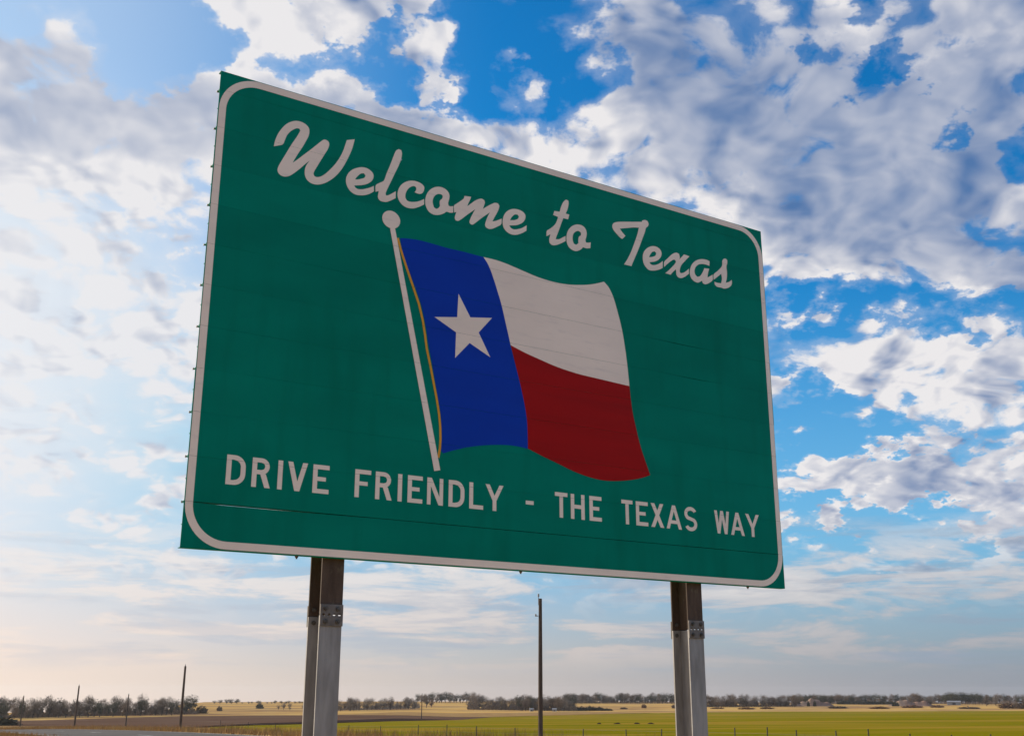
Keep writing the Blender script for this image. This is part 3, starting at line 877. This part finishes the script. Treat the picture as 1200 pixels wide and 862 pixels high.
mb = MB()
hexbolt_spot = [(1.494 + .009 * math.cos(i * math.pi / 4), 3.192 + .009 * math.sin(i * math.pi / 4)) for i in range(8)]
film_loops('bare_spot', [hexbolt_spot], 'aluminium', .0018, sign)

# two steel posts with a bolted break-away splice under the panels
FW, DP, TF, TW = .166, .215, .013, .011
PY = .0535


def beam(x, z0, z1, name, material, parent, w=FW):
    h = w / 2
    y0, y1 = PY, PY + DP
    prof = [(x - h, y0), (x + h, y0), (x + h, y0 + TF), (x + TW / 2, y0 + TF), (x + TW / 2, y1 - TF), (x + h, y1 - TF), (x + h, y1),
            (x - h, y1), (x - h, y1 - TF), (x - TW / 2, y1 - TF), (x - TW / 2, y0 + TF), (x - h, y0 + TF)]
    mbx = MB()
    mbx.prism(prof, z0, z1, 'z')
    return mbx.build(name, material, parent)


def hexbolt(mbx, x, z, y, r=.017, t=.011, sgn=-1):
    k = len(mbx.v)
    a0 = rng.uniform(0, 1)
    for yy, rr in ((y, r), (y + sgn * t, r), (y + sgn * t * .99, r * .5), (y + sgn * (t + .008), r * .45)):
        for j in range(6):
            a = a0 + math.pi / 3 * j
            mbx.v.append((x + rr * math.cos(a), yy, z + rr * math.sin(a)))
    for q in range(3):
        for j in range(6):
            mbx.f.append((k + q * 6 + j, k + q * 6 + (j + 1) % 6, k + q * 6 + 6 + (j + 1) % 6, k + q * 6 + 6 + j))
    mbx.f.append(tuple(k + 18 + j for j in range(6)))
    mbx.f.append(tuple(k + j for j in reversed(range(6))))


SPL = ZB - .387
for px_, low in ((1.098, 0.0), (4.447, 0.0)):
    wx, wy = SX + .844246 * px_ - .535956 * PY, SY + .535956 * px_ + .844246 * PY
    gz = ground_z(wx, wy) - sbase
    post = beam(px_, gz - .35, SPL - .004, 'post', 'galvanised', sign)
    beam(px_, SPL + .004, ZB + 3.42, 'post_extension', 'weathered_steel', sign)
    # fuse plate: four holes along the joint
    hw, zt, zl = FW / 2 + .002, SPL + .072, SPL - .074
    loops = [[(px_ - hw, zl), (px_ + hw, zl), (px_ + hw, zt), (px_ - hw, zt)]]
    for hx in (-.060, -.020, .020, .060):
        loops.append([(px_ + hx + .0115 * math.cos(2 * math.pi * i / 10), SPL + .0115 * math.sin(2 * math.pi * i / 10)) for i in range(10)])
    tr = tessellate_polygon([[Vector((a, b, 0)) for a, b in lp] for lp in loops])
    flat = [p for lp in loops for p in lp]
    n = len(flat)
    mb = MB()
    mb.v = [(a, PY - .0125, b) for a, b in flat] + [(a, PY - .0015, b) for a, b in flat]
    mb.f = [tuple(t) for t in tr] + [tuple(n + i for i in reversed(t)) for t in tr]
    k = 0
    for lp in loops:
        for i in range(len(lp)):
            a, b = k + i, k + (i + 1) % len(lp)
            mb.f.append((a, b, n + b, n + a))
        k += len(lp)
    plate = mb.build('fuse_plate', 'plate_steel', sign)
    for bx in (-.045, .045):
        for bz in (-.045, .043):
            mb = MB()
            hexbolt(mb, px_ + bx, SPL + bz, PY - .0125)
            mb.build('bolt', 'bolt_steel', plate)
    mb = MB()
    mb.box(px_ - hw, px_ + hw, PY + DP + .0015, PY + DP + .0125, zl, zt)
    hinge = mb.build('hinge_plate', 'plate_steel', sign)
    for bx in (-.045, .045):
        for bz in (-.045, .043):
            mb = MB()
            hexbolt(mb, px_ + bx, SPL + bz, PY + DP - TF - .001, sgn=-1)
            mb.build('nut', 'bolt_steel', hinge)
    for bz in (-.045, .043):                     # nuts seen behind the front flange, beside the web
        for bx in (-.045, .045):
            mb = MB()
            hexbolt(mb, px_ + bx, SPL + bz, PY + TF + .001, sgn=1)
            mb.build('nut', 'bolt_steel', plate)
    # clips that hold the panels to the post
    for j in [0.0] + JOINTS:
        for sx in (-1, 1):
            mb = MB()
            cx = px_ + sx * (FW / 2 + .012)
            mb.box(cx - .012 * 1.6, cx + .012, PY - .001, PY + .006, ZB + j + .008, ZB + j + .040)
            mb.box(cx - .006, cx + .006, PY + .0065, PY + .022, ZB + j + .018, ZB + j + .030)
            mb.build('panel_clip', 'aluminium', sign)
# stitch bolts along the lower flange and at the panel ends
for u in (.809, 2.648, 5.05):
    mb = MB()
    mb.tube([(u, .022, ZB + .002), (u, .022, ZB - .012)], [.013, .011], 6)
    mb.tube([(u, .022, ZB - .012), (u, .022, ZB - .022)], [.007, .006], 6)
    mb.build('stitch_bolt', 'bolt_steel', sign)
for j in JOINTS:
    for u in (-.004, SW + .004):
        mb = MB()
        mb.box(u - .003, u + .003, .040, .0515, ZB + j - .005, ZB + j + .005)
        mb.tube([(u, .046, ZB + j - .009), (u, .046, ZB + j + .009)], [.002, .002], 6)
        mb.build('end_clip', 'bolt_steel', sign)

# ------------------------------------------------------------------ utility poles
for x, y, top, rr, ins_, lab in (
        (1.56, 61.98, 6.47, .120, True, 'tall dark wooden utility pole standing behind the sign between its posts'),
        (-37.9, 131.6, 4.19, .14, False, 'dark wooden utility pole on the dry verge in front of the ploughed field'),
        (-72.1, 189.7, 2.16, .14, False, 'leaning wooden utility pole beside the road before the bare wood'),
        (-110.0, 257.5, .12, .14, False, 'small distant wooden utility pole beside the dark brush at the road'),
        (-79.5, 237.0, .61, .12, False, 'thin grey utility pole out in the brown ploughed field'),
        (-25.8, 329.0, .58, .12, False, 'thin far utility pole where green crop meets brown soil')):
    g = ground_z(x, y)
    p = empty('utility_pole', (x, y, g))
    tag(p, lab, 'utility pole')
    h = top - g
    mb = MB()
    lean = .012 * h if 'leaning' in lab else .004 * h
    mb.tube([(0, 0, -.8), (lean * .3, 0, h * .3), (lean * .65, 0, h * .65), (lean, 0, h)], [rr * 1.15, rr * 1.05, rr * .95, rr * .80], 10)
    mb.build('shaft', 'pole_wood', p, smooth=False)
    if ins_:
        mb = MB()
        mb.tube([(lean - .10, 0, h - .35), (lean - .10, 0, h + .12)], [.02, .02], 6)
        mb.tube([(lean - .10, 0, h + .10), (lean - .10, 0, h + .26)], [.055, .045], 8)
        mb.build('pin_insulator', 'insulator', p)
        mb = MB()
        mb.tube([(lean - .12, 0, h - .95), (lean - .26, 0, h - .93)], [.025, .025], 6)
        mb.tube([(lean - .26, 0, h - .97), (lean - .26, 0, h - .84)], [.05, .04], 8)
        mb.build('side_insulator', 'insulator', p)
    else:
        mb = MB()
        mb.tube([(lean, 0, h - .02), (lean, 0, h + .22)], [.05, .035], 6)
        mb.build('pin_insulator', 'insulator', p)

# ------------------------------------------------------------------ wire fence between verge and crop
fx, fy = at(60, 34.5)
fence = empty('wire_fence', (fx, fy, ground_z(fx, fy)))
tag(fence, 'low wire fence on thin steel posts along the near edge of the green crop', 'fence')
FL = Vector((fx, fy, ground_z(fx, fy)))
# azimuths at which the posts stand
for a in (-14.2, -12.9, -11.6, -9.9, -8.05, -6.5, -4.65, -3.2, -1.75, 0.18, 1.4, 3.55, 5.7, 7.4, 9.1, 10.95, 12.5, 13.9, 15.7, 17.25, 19.1, 20.9, 22.6, 24.5, 26.5):
    r = 34.5 / math.sin(R(a) + TH)
    x, y = polar(a, r)
    g = ground_z(x, y)
    h = 1.16 + rng.uniform(-.08, .08) + (0.10 if a > 8 else 0)
    tl = rng.uniform(-.04, .04)
    mb = MB()
    bx, by, bz = x - FL.x, y - FL.y, g - FL.z
    w = .030
    mb.tube([(bx, by, bz - .3), (bx + tl * .5, by, bz + h * .5), (bx + tl, by, bz + h)], [w, w * .95, w * .9], 5)
    mb.build('fence_post', 'post_steel', fence)
for hz in (.45, .78, 1.05):
    pts = []
    for s in np.arange(14, 150, 4):
        x, y = at(s, 34.5)
        pts.append((x - FL.x, y - FL.y, ground_z(x, y) - FL.z + hz - .02 * abs(math.sin(s))))
    mb = MB()
    mb.tube(pts, [.004] * len(pts), 3)
    mb.build('fence_wire', 'wire', fence)


# ------------------------------------------------------------------ trees
def bare_tree(seed, spread=.75, levels=5, crown='twigs', tall=7.0, trunk_h=.17, leafy=False, twigw=.035):
    """Trunk with forking limbs (one mesh) and the outer twigs (another); nominal height in metres."""
    rg = random.Random(seed)
    wood, twig = MB(), MB()

    def ribbon_twig(p, d, ln, w):
        side = d.cross(Vector((rg.uniform(-1, 1), rg.uniform(-1, 1), rg.uniform(-1, 1)))).normalized() * w
        q = p + d * ln
        twig.face([p - side, p + side, q + side * .3, q - side * .3])

    def leaf(p, s):
        u = Vector((rg.gauss(0, 1), rg.gauss(0, 1), rg.gauss(0, 1))).normalized()
        w = u.cross(Vector((rg.gauss(0, 1), rg.gauss(0, 1), rg.gauss(0, 1)))).normalized()
        twig.face([p - u * s, p + w * s * .7, p + u * s, p - w * s * .7])

    def grow(p, d, ln, rad, lev):
        bend = Vector((rg.uniform(-.25, .25), rg.uniform(-.25, .25), rg.uniform(.0, .2)))
        mid = p + d * ln * .55
        d2 = (d + bend).normalized()
        end = mid + d2 * ln * .5
        wood.tube([p, mid, end], [rad, rad * .82, rad * .62], 5 if lev < 2 else 3, cap=False)
        if lev >= levels - 1:
            for _ in range(4 if leafy else 9):
                dd = (d2 + Vector((rg.gauss(0, .6), rg.gauss(0, .6), rg.gauss(.15, .5)))).normalized()
                q = mid.lerp(end, rg.random())
                ribbon_twig(q, dd, tall * rg.uniform(.05, .13), twigw)
                if leafy:
                    for _ in range(6):
                        leaf(q + dd * rg.random() * tall * .08 + Vector((rg.gauss(0, .15), rg.gauss(0, .15), rg.gauss(0, .12))), rg.uniform(.10, .22))
            return
        for _ in range(rg.choice((2, 3, 3)) if lev else rg.choice((3, 4))):
            dd = (d2 * 1.0 + Vector((rg.gauss(0, spread), rg.gauss(0, spread), rg.gauss(.38, .35)))).normalized()
            if dd.z < -.15:
                dd.z = abs(dd.z) * .3
                dd.normalize()
            grow(p.lerp(mid, rg.uniform(.55, 1.0)) if rg.random() < .35 else mid.lerp(end, rg.uniform(.2, 1.0)), dd, ln * rg.uniform(.62, .86), rad * .58, lev + 1)

    grow(Vector((0, 0, -.15)), Vector((rg.uniform(-.06, .06), rg.uniform(-.06, .06), 1)).normalized(), tall * trunk_h, tall * .028, 0)
    if True:
        lobes = [(Vector((rg.uniform(-.16, .16), rg.uniform(-.16, .16), rg.uniform(.36, .78))) * tall, rg.uniform(.15, .27) * tall) for _ in range(7)]
        for _ in range(260 if leafy else 1100):
            c0, r0 = rg.choice(lobes)
            q = Vector((rg.gauss(0, 1), rg.gauss(0, 1), rg.gauss(0, 1))).normalized()
            p = c0 + q * r0 * rg.random() ** .5
            if p.z < .1 * tall:
                continue
            dd = (q * .7 + Vector((rg.gauss(0, .4), rg.gauss(0, .4), rg.uniform(.2, 1.0)))).normalized()
            ribbon_twig(p, dd, tall * rg.uniform(.04, .11), twigw * 1.0)
            if leafy:
                for _ in range(3):
                    leaf(p + Vector((rg.gauss(0, .18), rg.gauss(0, .18), rg.gauss(0, .15))), rg.uniform(.08, .18))
    top = max(v[2] for v in twig.v)
    k = tall / top
    wood.v = [(x * k, y * k, z * k) for x, y, z in wood.v]
    twig.v = [(x * k, y * k, z * k) for x, y, z in twig.v]
    return wood.mesh('trunk', 'bark', fix=False), twig.mesh('crown', crown, fix=False)


def bush(seed, material='twigs', n=380, w=1.0, tall=1.0, size=.07):
    rg = random.Random(seed)
    tw = MB()
    for _ in range(n):
        a = rg.uniform(0, 2 * math.pi)
        rr = rg.random() ** .6
        p = Vector((math.cos(a) * rr * .6 * w, math.sin(a) * rr * .6 * w, rg.random() ** 1.3 * tall * (1 - .55 * rr)))
        d = Vector((math.cos(a) * .6 + rg.gauss(0, .4), math.sin(a) * .6 + rg.gauss(0, .4), rg.uniform(.2, 1.2))).normalized()
        s = d.cross(Vector((rg.gauss(0, 1), rg.gauss(0, 1), rg.gauss(0, 1)))).normalized() * size * rg.uniform(.5, 1)
        q = p + d * rg.uniform(.12, .32)
        tw.face([p - s, p + s, q + s * .4, q - s * .4])
    return tw.mesh('foliage', material, fix=False)


BARE = [bare_tree(11 + 7 * i, spread=(.50, .58, .62, .54, .70)[i], levels=5, twigw=.04) for i in range(5)]
PALE = [bare_tree(101 + 5 * i, spread=.55, levels=5, crown='pale_twigs', twigw=.035) for i in range(3)]
LEAFY = [bare_tree(201 + 9 * i, spread=.6, levels=4, crown='leaves', leafy=True, trunk_h=.2) for i in range(3)]
RUSSET = [bare_tree(301, spread=.8, levels=4, crown='russet', leafy=True, trunk_h=.16)]
SETS = {'bare': (BARE, 'bare_tree'), 'pale': (PALE, 'bare_tree'), 'leafy': (LEAFY, 'evergreen_tree'), 'russet': (RUSSET, 'russet_tree')}
trg = random.Random(42)


def tree(azd, r, h, kind, label, group=None, wide=1.0):
    protos, name = SETS[kind]
    tm, cm = trg.choice(protos)
    x, y = polar(azd, r)
    e = empty(name, (x, y, ground_z(x, y)), trg.uniform(0, 6.28))
    k = h / 7.0
    w = k * wide * trg.uniform(.9, 1.15)
    e.scale = (w, w, k)
    link('trunk', tm, e)
    link('crown', cm, e)
    return tag(e, label, 'tree', group)


def row(a0, a1, r0, r1, h0, h1, n, kinds, label, group, wide=1.0, dr=12):
    for i in range(n):
        t = (i + trg.uniform(.15, .85)) / n
        tree(a0 + (a1 - a0) * t, r0 + (r1 - r0) * t + trg.uniform(-dr, dr), trg.uniform(h0, h1), trg.choice(kinds), label, group, wide)


BUSHES = [bush(501 + i) for i in range(3)] + [bush(511 + i, 'leaves', 420, size=.09) for i in range(2)]
RBUSH = bush(531, 'russet', 300)


def shrub(azd, r, h, w, label, group=None, proto=None, lo=True):
    x, y = polar(azd, r)
    o = link('shrub', proto or trg.choice(BUSHES), None)
    o.location = (x, y, ground_z(x, y))
    o.scale = (w, w, h)
    o.rotation_euler = (0, 0, trg.uniform(0, 6.28))
    return tag(o, label, 'shrub', group)


def undergrowth(name, a0, a1, r0, r1, n, h, label, material='twigs'):
    rg = random.Random(n)
    tw = MB()
    for i in range(n):
        t = rg.random()
        a = a0 + (a1 - a0) * t
        rr = r0 + (r1 - r0) * t + rg.uniform(0, 30)
        x, y = polar(a, rr)
        g = ground_z(x, y)
        hh = h * (.6 + .4 * math.sin(a * 9.1) * math.sin(a * 3.7 + 1)) * rg.uniform(.4, 1.0)
        p = Vector((x, y, g + rg.random() ** 1.6 * hh * .7))
        d = Vector((rg.gauss(0, .5), rg.gauss(0, .5), 1)).normalized()
        s = d.cross(Vector((rg.gauss(0, 1), rg.gauss(0, 1), rg.gauss(0, .4)))).normalized() * rg.uniform(.05, .15)
        q = p + d * hh * rg.uniform(.25, .5)
        tw.face([p - s, p + s, q + s * .4, q - s * .4])
    o = tw.build(name, material, fix=False)
    return tag(o, label, 'undergrowth', kind='stuff')


# wood on the left, beyond the ploughed field
G1 = 'bare trees of the wood beyond the ploughed field'
L1 = 'bare grey-brown tree in the wood beyond the brown ploughed field'
row(-27.5, -16.3, 395, 470, 4.8, 7.4, 38, ['bare', 'bare', 'bare', 'leafy'], L1, G1)
row(-27.5, -15.4, 425, 500, 5.4, 8.2, 34, ['bare', 'bare', 'bare', 'pale', 'leafy'], L1, G1)
tree(-17.9, 472, 8.6, 'pale', 'tallest thin-crowned bare tree rising above the wood beyond the ploughed field')
tree(-15.9, 480, 7.6, 'leafy', 'dark dense tree at the end of the wood where the straw hill begins')
undergrowth('undergrowth', -28, -15.3, 405, 485, 20000, 4.6, 'dark tangled brush under the wood beyond the ploughed field')
shrub(-24.0, 300, 2.0, 6.0, 'low dark brush clump between the road and the ploughed field', proto=BUSHES[3])

# straw hill behind the ploughed field
for a, h in ((-14.55, 2.6), (-14.3, 3.2), (-14.0, 3.7), (-13.75, 4.1), (-13.5, 3.9)):
    tree(a, 905, h, 'leafy', 'dark evergreen in the wedge-shaped clump on the straw hill', 'evergreens of the clump on the straw hill', 2.3)
row(-13.3, -8.9, 910, 930, 1.2, 2.6, 20, ['leafy', 'leafy', 'bare'], 'small dark tree on the skyline of the straw hill', 'small trees on the skyline of the straw hill', 2.6)
shrub(-15.13, 500, 3.4, 3.8, 'single brown shrub at the foot of the straw hill', proto=BUSHES[0])
shrub(-14.3, 560, 2.4, 2.0, 'small brown shrub alone on the straw slope', proto=BUSHES[1])
shrub(-12.4, 640, 3.0, 3.0, 'round dark shrub halfway up the straw hill', proto=BUSHES[3])
for a, h in ((-11.5, 3.0), (-11.25, 4.4), (-10.95, 3.8), (-10.3, 3.4)):
    tree(a, 600, h, 'pale', 'pale bare tree in the small group on the straw slope', 'pale bare trees grouped on the straw slope', 1.0)

# bare trees around the middle
row(-8.7, -4.7, 575, 640, 4.4, 7.2, 22, ['bare', 'pale', 'pale'], 'thin bare tree in the row behind the stubble field', 'bare trees in the row behind the stubble field')
tree(-8.0, 574, 7.6, 'pale', 'broad bare tree at the hill end of the row behind stubble', wide=1.1)
tree(-6.05, 610, 7.4, 'bare', 'tall bare tree with open forked crown behind the stubble field')
tree(-5.15, 640, 7.0, 'bare', 'rounded bare tree at the end of the row behind stubble')
undergrowth('undergrowth', -8.8, -4.6, 580, 650, 6000, 4.2, 'grey brush along the row of bare trees behind the stubble', 'pale_twigs')
row(-4.8, -1.4, 930, 930, 6.5, 9.8, 22, ['leafy', 'bare'], 'dark tree of the far wood above the pale terrace', 'dark trees of the far wood above the pale terrace', 1.2)
tree(-4.0, 700, 5.8, 'russet', 'russet-leaved tree standing alone before the far wood')
tree(-4.25, 690, 7.4, 'bare', 'slender bare tree beside the russet tree')
tree(-1.95, 660, 8.2, 'bare', 'tall bare tree at the edge of the wood behind the stubble')
row(-2.1, 2.9, 625, 560, 6.0, 8.2, 26, ['bare', 'bare', 'pale'], 'bare tree of the thick wood behind the utility pole', 'bare trees of the thick wood behind the utility pole', 1.1)
row(.4, 3.2, 590, 585, 6.4, 8.4, 12, ['bare', 'leafy'], 'bare tree of the thick wood behind the utility pole', 'bare trees of the thick wood behind the utility pole', 1.2)
undergrowth('undergrowth', -2.2, 3.3, 610, 570, 12000, 5.2, 'dark brush under the thick wood behind the utility pole')
for a, h, w in ((3.5, 2.0, 4.6), (3.9, 2.2, 5.2), (4.35, 1.8, 5.0), (4.75, 1.2, 4.2)):
    shrub(a, 575, h, w, 'low dark thorny shrub at the far edge of the green crop', 'low dark shrubs at the far edge of the crop', BUSHES[3])

# the long far tree line
FG, FLb = 'bare trees of the long far tree line', 'small bare tree in the long far tree line on the horizon'
row(2.6, 9.6, 905, 905, 5.8, 9.0, 56, ['bare', 'bare', 'leafy'], FLb, FG, 1.3)
row(13.6, 29, 960, 985, 6.4, 8.6, 96, ['bare', 'bare', 'leafy'], FLb, FG, 1.3)
undergrowth('undergrowth', 2.6, 29, 900, 965, 30000, 5.4, 'dark brush along the foot of the far tree line')
row(9.2, 14.2, 725, 735, 5.8, 8.6, 30, ['bare', 'pale', 'bare'], 'bare tree of the grove between the green crop and the eroded earth bank', 'bare trees of the grove before the eroded earth bank', 1.1)
undergrowth('undergrowth', 9.4, 14.0, 730, 735, 9000, 5.2, 'dark brush under the grove before the eroded earth bank')
row(14.0, 15.6, 850, 860, 6.2, 8.2, 9, ['leafy', 'leafy', 'bare'], 'dark tree on the slope behind the eroded earth bank', 'dark trees behind the eroded earth bank', 1.1)
row(15.1, 16.9, 925, 930, 6.2, 7.8, 10, ['bare', 'leafy'], FLb, FG, 1.3)
for i in range(14):
    t = i / 13
    shrub(16.1 + 2.2 * t, 905 + trg.uniform(-6, 6), 2.6, 5.0, 'dark evergreen bush in the low hedge under the far trees', 'dark bushes in the low hedge', BUSHES[3 + i % 2])
row(18.9, 20.2, 840, 840, 5.5, 9.4, 6, ['bare', 'bare', 'pale'], 'bare tree rising behind the reddish earth bank', 'bare trees behind the reddish earth bank')
tree(20.15, 790, 7.2, 'pale', 'wide bare tree with several stems beside the reddish earth bank', wide=1.2)
tree(22.55, 800, 7.4, 'bare', 'spreading bare tree standing alone in pale far grass', wide=1.3)
tree(22.95, 806, 6.6, 'pale', 'smaller bare tree beside the lone spreading tree', wide=1.1)
row(20.7, 22.4, 935, 935, 8.0, 10.2, 14, ['leafy'], 'tall dark evergreen in the block above the pale far meadow', 'tall dark evergreens above the pale far meadow', 1.3)
for a, r, h, w in ((5.6, 640, 1.2, 3.0), (6.6, 690, 2.6, 2.4), (8.1, 680, 2.6, 2.6), (10.2, 660, 1.0, 6.0), (11.6, 640, 1.3, 7.0), (12.6, 650, 1.2, 6.0), (15.9, 660, 1.4, 8.0), (17.8, 640, 1.3, 8.0),
                   (19.3, 680, 1.6, 9.0), (20.4, 700, 1.5, 6.0), (21.8, 640, 1.2, 8.0), (23.5, 660, 3.0, 8.0), (24.1, 650, 3.4, 7.0)):
    shrub(a, r, h, w, 'low russet-brown scrub on the dry strip behind the green crop', 'low scrub on the dry strip behind the crop', RBUSH if trg.random() < .55 else BUSHES[0])


# ------------------------------------------------------------------ earth banks, sheds, soil mounds
def bank(azd, r, w, dpt, h, seed, label):
    rg = random.Random(seed)
    x, y = polar(azd, r)
    nx, ny = 26, 9
    v, f = [], []
    ph = [rg.uniform(0, 6) for _ in range(4)]
    for j in range(ny + 1):
        for i in range(nx + 1):
            u, t = i / nx * 2 - 1, j / ny * 2 - 1
            prof = max(0.0, 1 - abs(u) ** 3) * (1 - sstep(.0, 1.0, np.array(abs(t))) if t > 0 else (1 - sstep(.25, .75, np.array(-t))))
            z = h * float(prof) * (.72 + .18 * math.sin(u * 7 + ph[0]) + .10 * math.sin(u * 17 + ph[1] + t * 3)) - .15
            v.append((u * w / 2 + rg.uniform(-.2, .2), t * dpt / 2, z))
    for j in range(ny):
        for i in range(nx):
            k = j * (nx + 1) + i
            f.append((k, k + 1, k + nx + 2, k + nx + 1))
    mbx = MB()
    mbx.v, mbx.f = v, f
    o = mbx.build('earth_bank', 'bank_soil', smooth=False, fix=False)
    o.location = (x, y, ground_z(x, y))
    o.rotation_euler = (0, 0, -R(azd))
    return tag(o, label, 'earth bank')


bank(14.75, 760, 27, 14, 5.4, 3, 'eroded tan earth bank with cut face beyond the green crop')
bank(13.4, 745, 26, 10, 2.2, 9, 'low tan earth ridge between the grove and the eroded bank')
bank(19.25, 790, 30, 16, 4.6, 5, 'reddish earth bank below bare trees at the far field edge')
for a in (14.55, 14.85):  # shrubs added in place of two dark hollows in the bank face
    shrub(a, 748, 3.6, 1.4, 'narrow dark shrub standing in for a dark hollow in the eroded bank', 'shrubs standing in for the dark hollows of the eroded bank', BUSHES[4])
shrub(18.55, 775, 3.0, 3.4, 'round dark green shrub at the end of the reddish bank', None, BUSHES[4])


def shed(azd, r, w, dpt, h, rz, label):
    x, y = polar(azd, r)
    e = empty('shed', (x, y, ground_z(x, y)), rz)
    mbx = MB()
    mbx.prism([(-dpt / 2, -.3), (dpt / 2, -.3), (dpt / 2, h), (0, h * 1.35), (-dpt / 2, h)], -w / 2, w / 2)
    mbx.build('wall', 'shed_wall', e)
    for sgn in (-1, 1):
        mbx = MB()
        mbx.prism([(0, h * 1.36), (sgn * (dpt / 2 + .25), h * .99 - .06), (sgn * (dpt / 2 + .25), h * .99 + .04), (0, h * 1.36 + .1)], -w / 2 - .25, w / 2 + .25)
        mbx.build('roof', 'shed_roof', e)
    mbx = MB()
    mbx.box(-w * .12, w * .12, -dpt / 2 - .05, -dpt / 2 - .005, -.05, h * .75)
    mbx.build('door', 'shed_door', e)
    return tag(e, label, 'shed')


shed(21.15, 880, 9.0, 5.0, 2.0, R(-20), 'long low pale shed in the pale meadow before the dark evergreens')
shed(1.0, 556, 1.7, 1.6, 1.0, R(5), 'tiny pale shed at the foot of the thick wood, nearer the stubble')
shed(2.15, 553, 1.9, 1.6, 1.0, R(-10), 'tiny pale shed among brush, nearer the low dark shrubs')

rgm = random.Random(5)
for a, w in ((4.36, .30), (5.25, .55), (6.23, .45), (6.92, .5)):
    x, y = polar(a, 150.0)
    mb = MB()
    ring = 9
    mb.v.append((0, 0, .16))
    for q, (rr, zz) in enumerate(((.45, .13), (.8, .06), (1.0, -.02))):
        for j in range(ring):
            an = 2 * math.pi * j / ring
            mb.v.append((w * rr * math.cos(an) * rgm.uniform(.85, 1.15), w * rr * math.sin(an) * rgm.uniform(.85, 1.15), zz * rgm.uniform(.7, 1.3)))
    for j in range(ring):
        mb.f.append((0, 1 + j, 1 + (j + 1) % ring))
        for q in range(2):
            b0 = 1 + q * ring
            mb.f.append((b0 + j, b0 + ring + j, b0 + ring + (j + 1) % ring, b0 + (j + 1) % ring))
    o = mb.build('soil_mound', 'tilled_soil')
    o.location = (x, y, ground_z(x, y) + .10)
    tag(o, 'small dark mound of soil lying in the green crop', 'mound', 'soil mounds in the crop')


# ------------------------------------------------------------------ dry grass and weeds
def blades(name, n, place, hgt, width, material, label, seed):
    rg = random.Random(seed)
    mbx = MB()
    for _ in range(n):
        s, L = place(rg)
        x, y = at(s, L)
        g = ground_z(x, y)
        h = hgt(rg)
        a = rg.uniform(0, 6.28)
        w = width * rg.uniform(.6, 1.2)
        lx, ly = rg.gauss(0, .22) * h, rg.gauss(0, .22) * h
        dx_, dy_ = math.cos(a) * w, math.sin(a) * w
        mbx.face([(x - dx_, y - dy_, g - .02), (x + dx_, y + dy_, g - .02), (x + lx, y + ly, g + h)])
    o = mbx.build(name, material, fix=False)
    return tag(o, label, 'grass', kind='stuff')


blades('dry_grass', 42000, lambda g: (g.uniform(20, 170) ** 1.0, g.uniform(17.6, 36.5)), lambda g: g.uniform(.15, .5), .022, 'straw', 'dry straw-coloured grass on the verge beyond the road', 1)
blades('dry_grass', 16000, lambda g: (g.uniform(20, 110), g.uniform(3.5, 8.8)), lambda g: g.uniform(.08, .3), .018, 'straw', 'dry straw-coloured grass on the near side of the road', 2)


def weedplace(g):
    c = g.randrange(70)
    q = random.Random(c * 13 + 5)
    s0, L0 = q.uniform(16, 120), q.uniform(31.5, 37.5)
    return s0 + g.gauss(0, .55), L0 + g.gauss(0, .35)


blades('tall_weeds', 5200, weedplace, lambda g: g.uniform(.45, 1.25), .016, 'weed', 'tall brown and reddish weeds growing along the wire fence', 3)

# ------------------------------------------------------------------ air
hz = MB()
hz.box(-2700, 2700, -2700, 2700, -85, 9)
hme = bpy.data.materials.new('haze_air')
hme.use_nodes = True
hme.node_tree.nodes.clear()
pv = hme.node_tree.nodes.new('ShaderNodeVolumePrincipled')
pv.inputs['Color'].default_value = (0.93, 0.95, 1.0, 1)
pv.inputs['Density'].default_value = 0.00008
pv.inputs['Anisotropy'].default_value = 0.35
ho = hme.node_tree.nodes.new('ShaderNodeOutputMaterial')
hme.node_tree.links.new(pv.outputs[0], ho.inputs['Volume'])
MATS['haze_air'] = hme
tag(hz.build('haze', 'haze_air'), 'thin pale haze in the air over the fields', 'haze', kind='stuff')
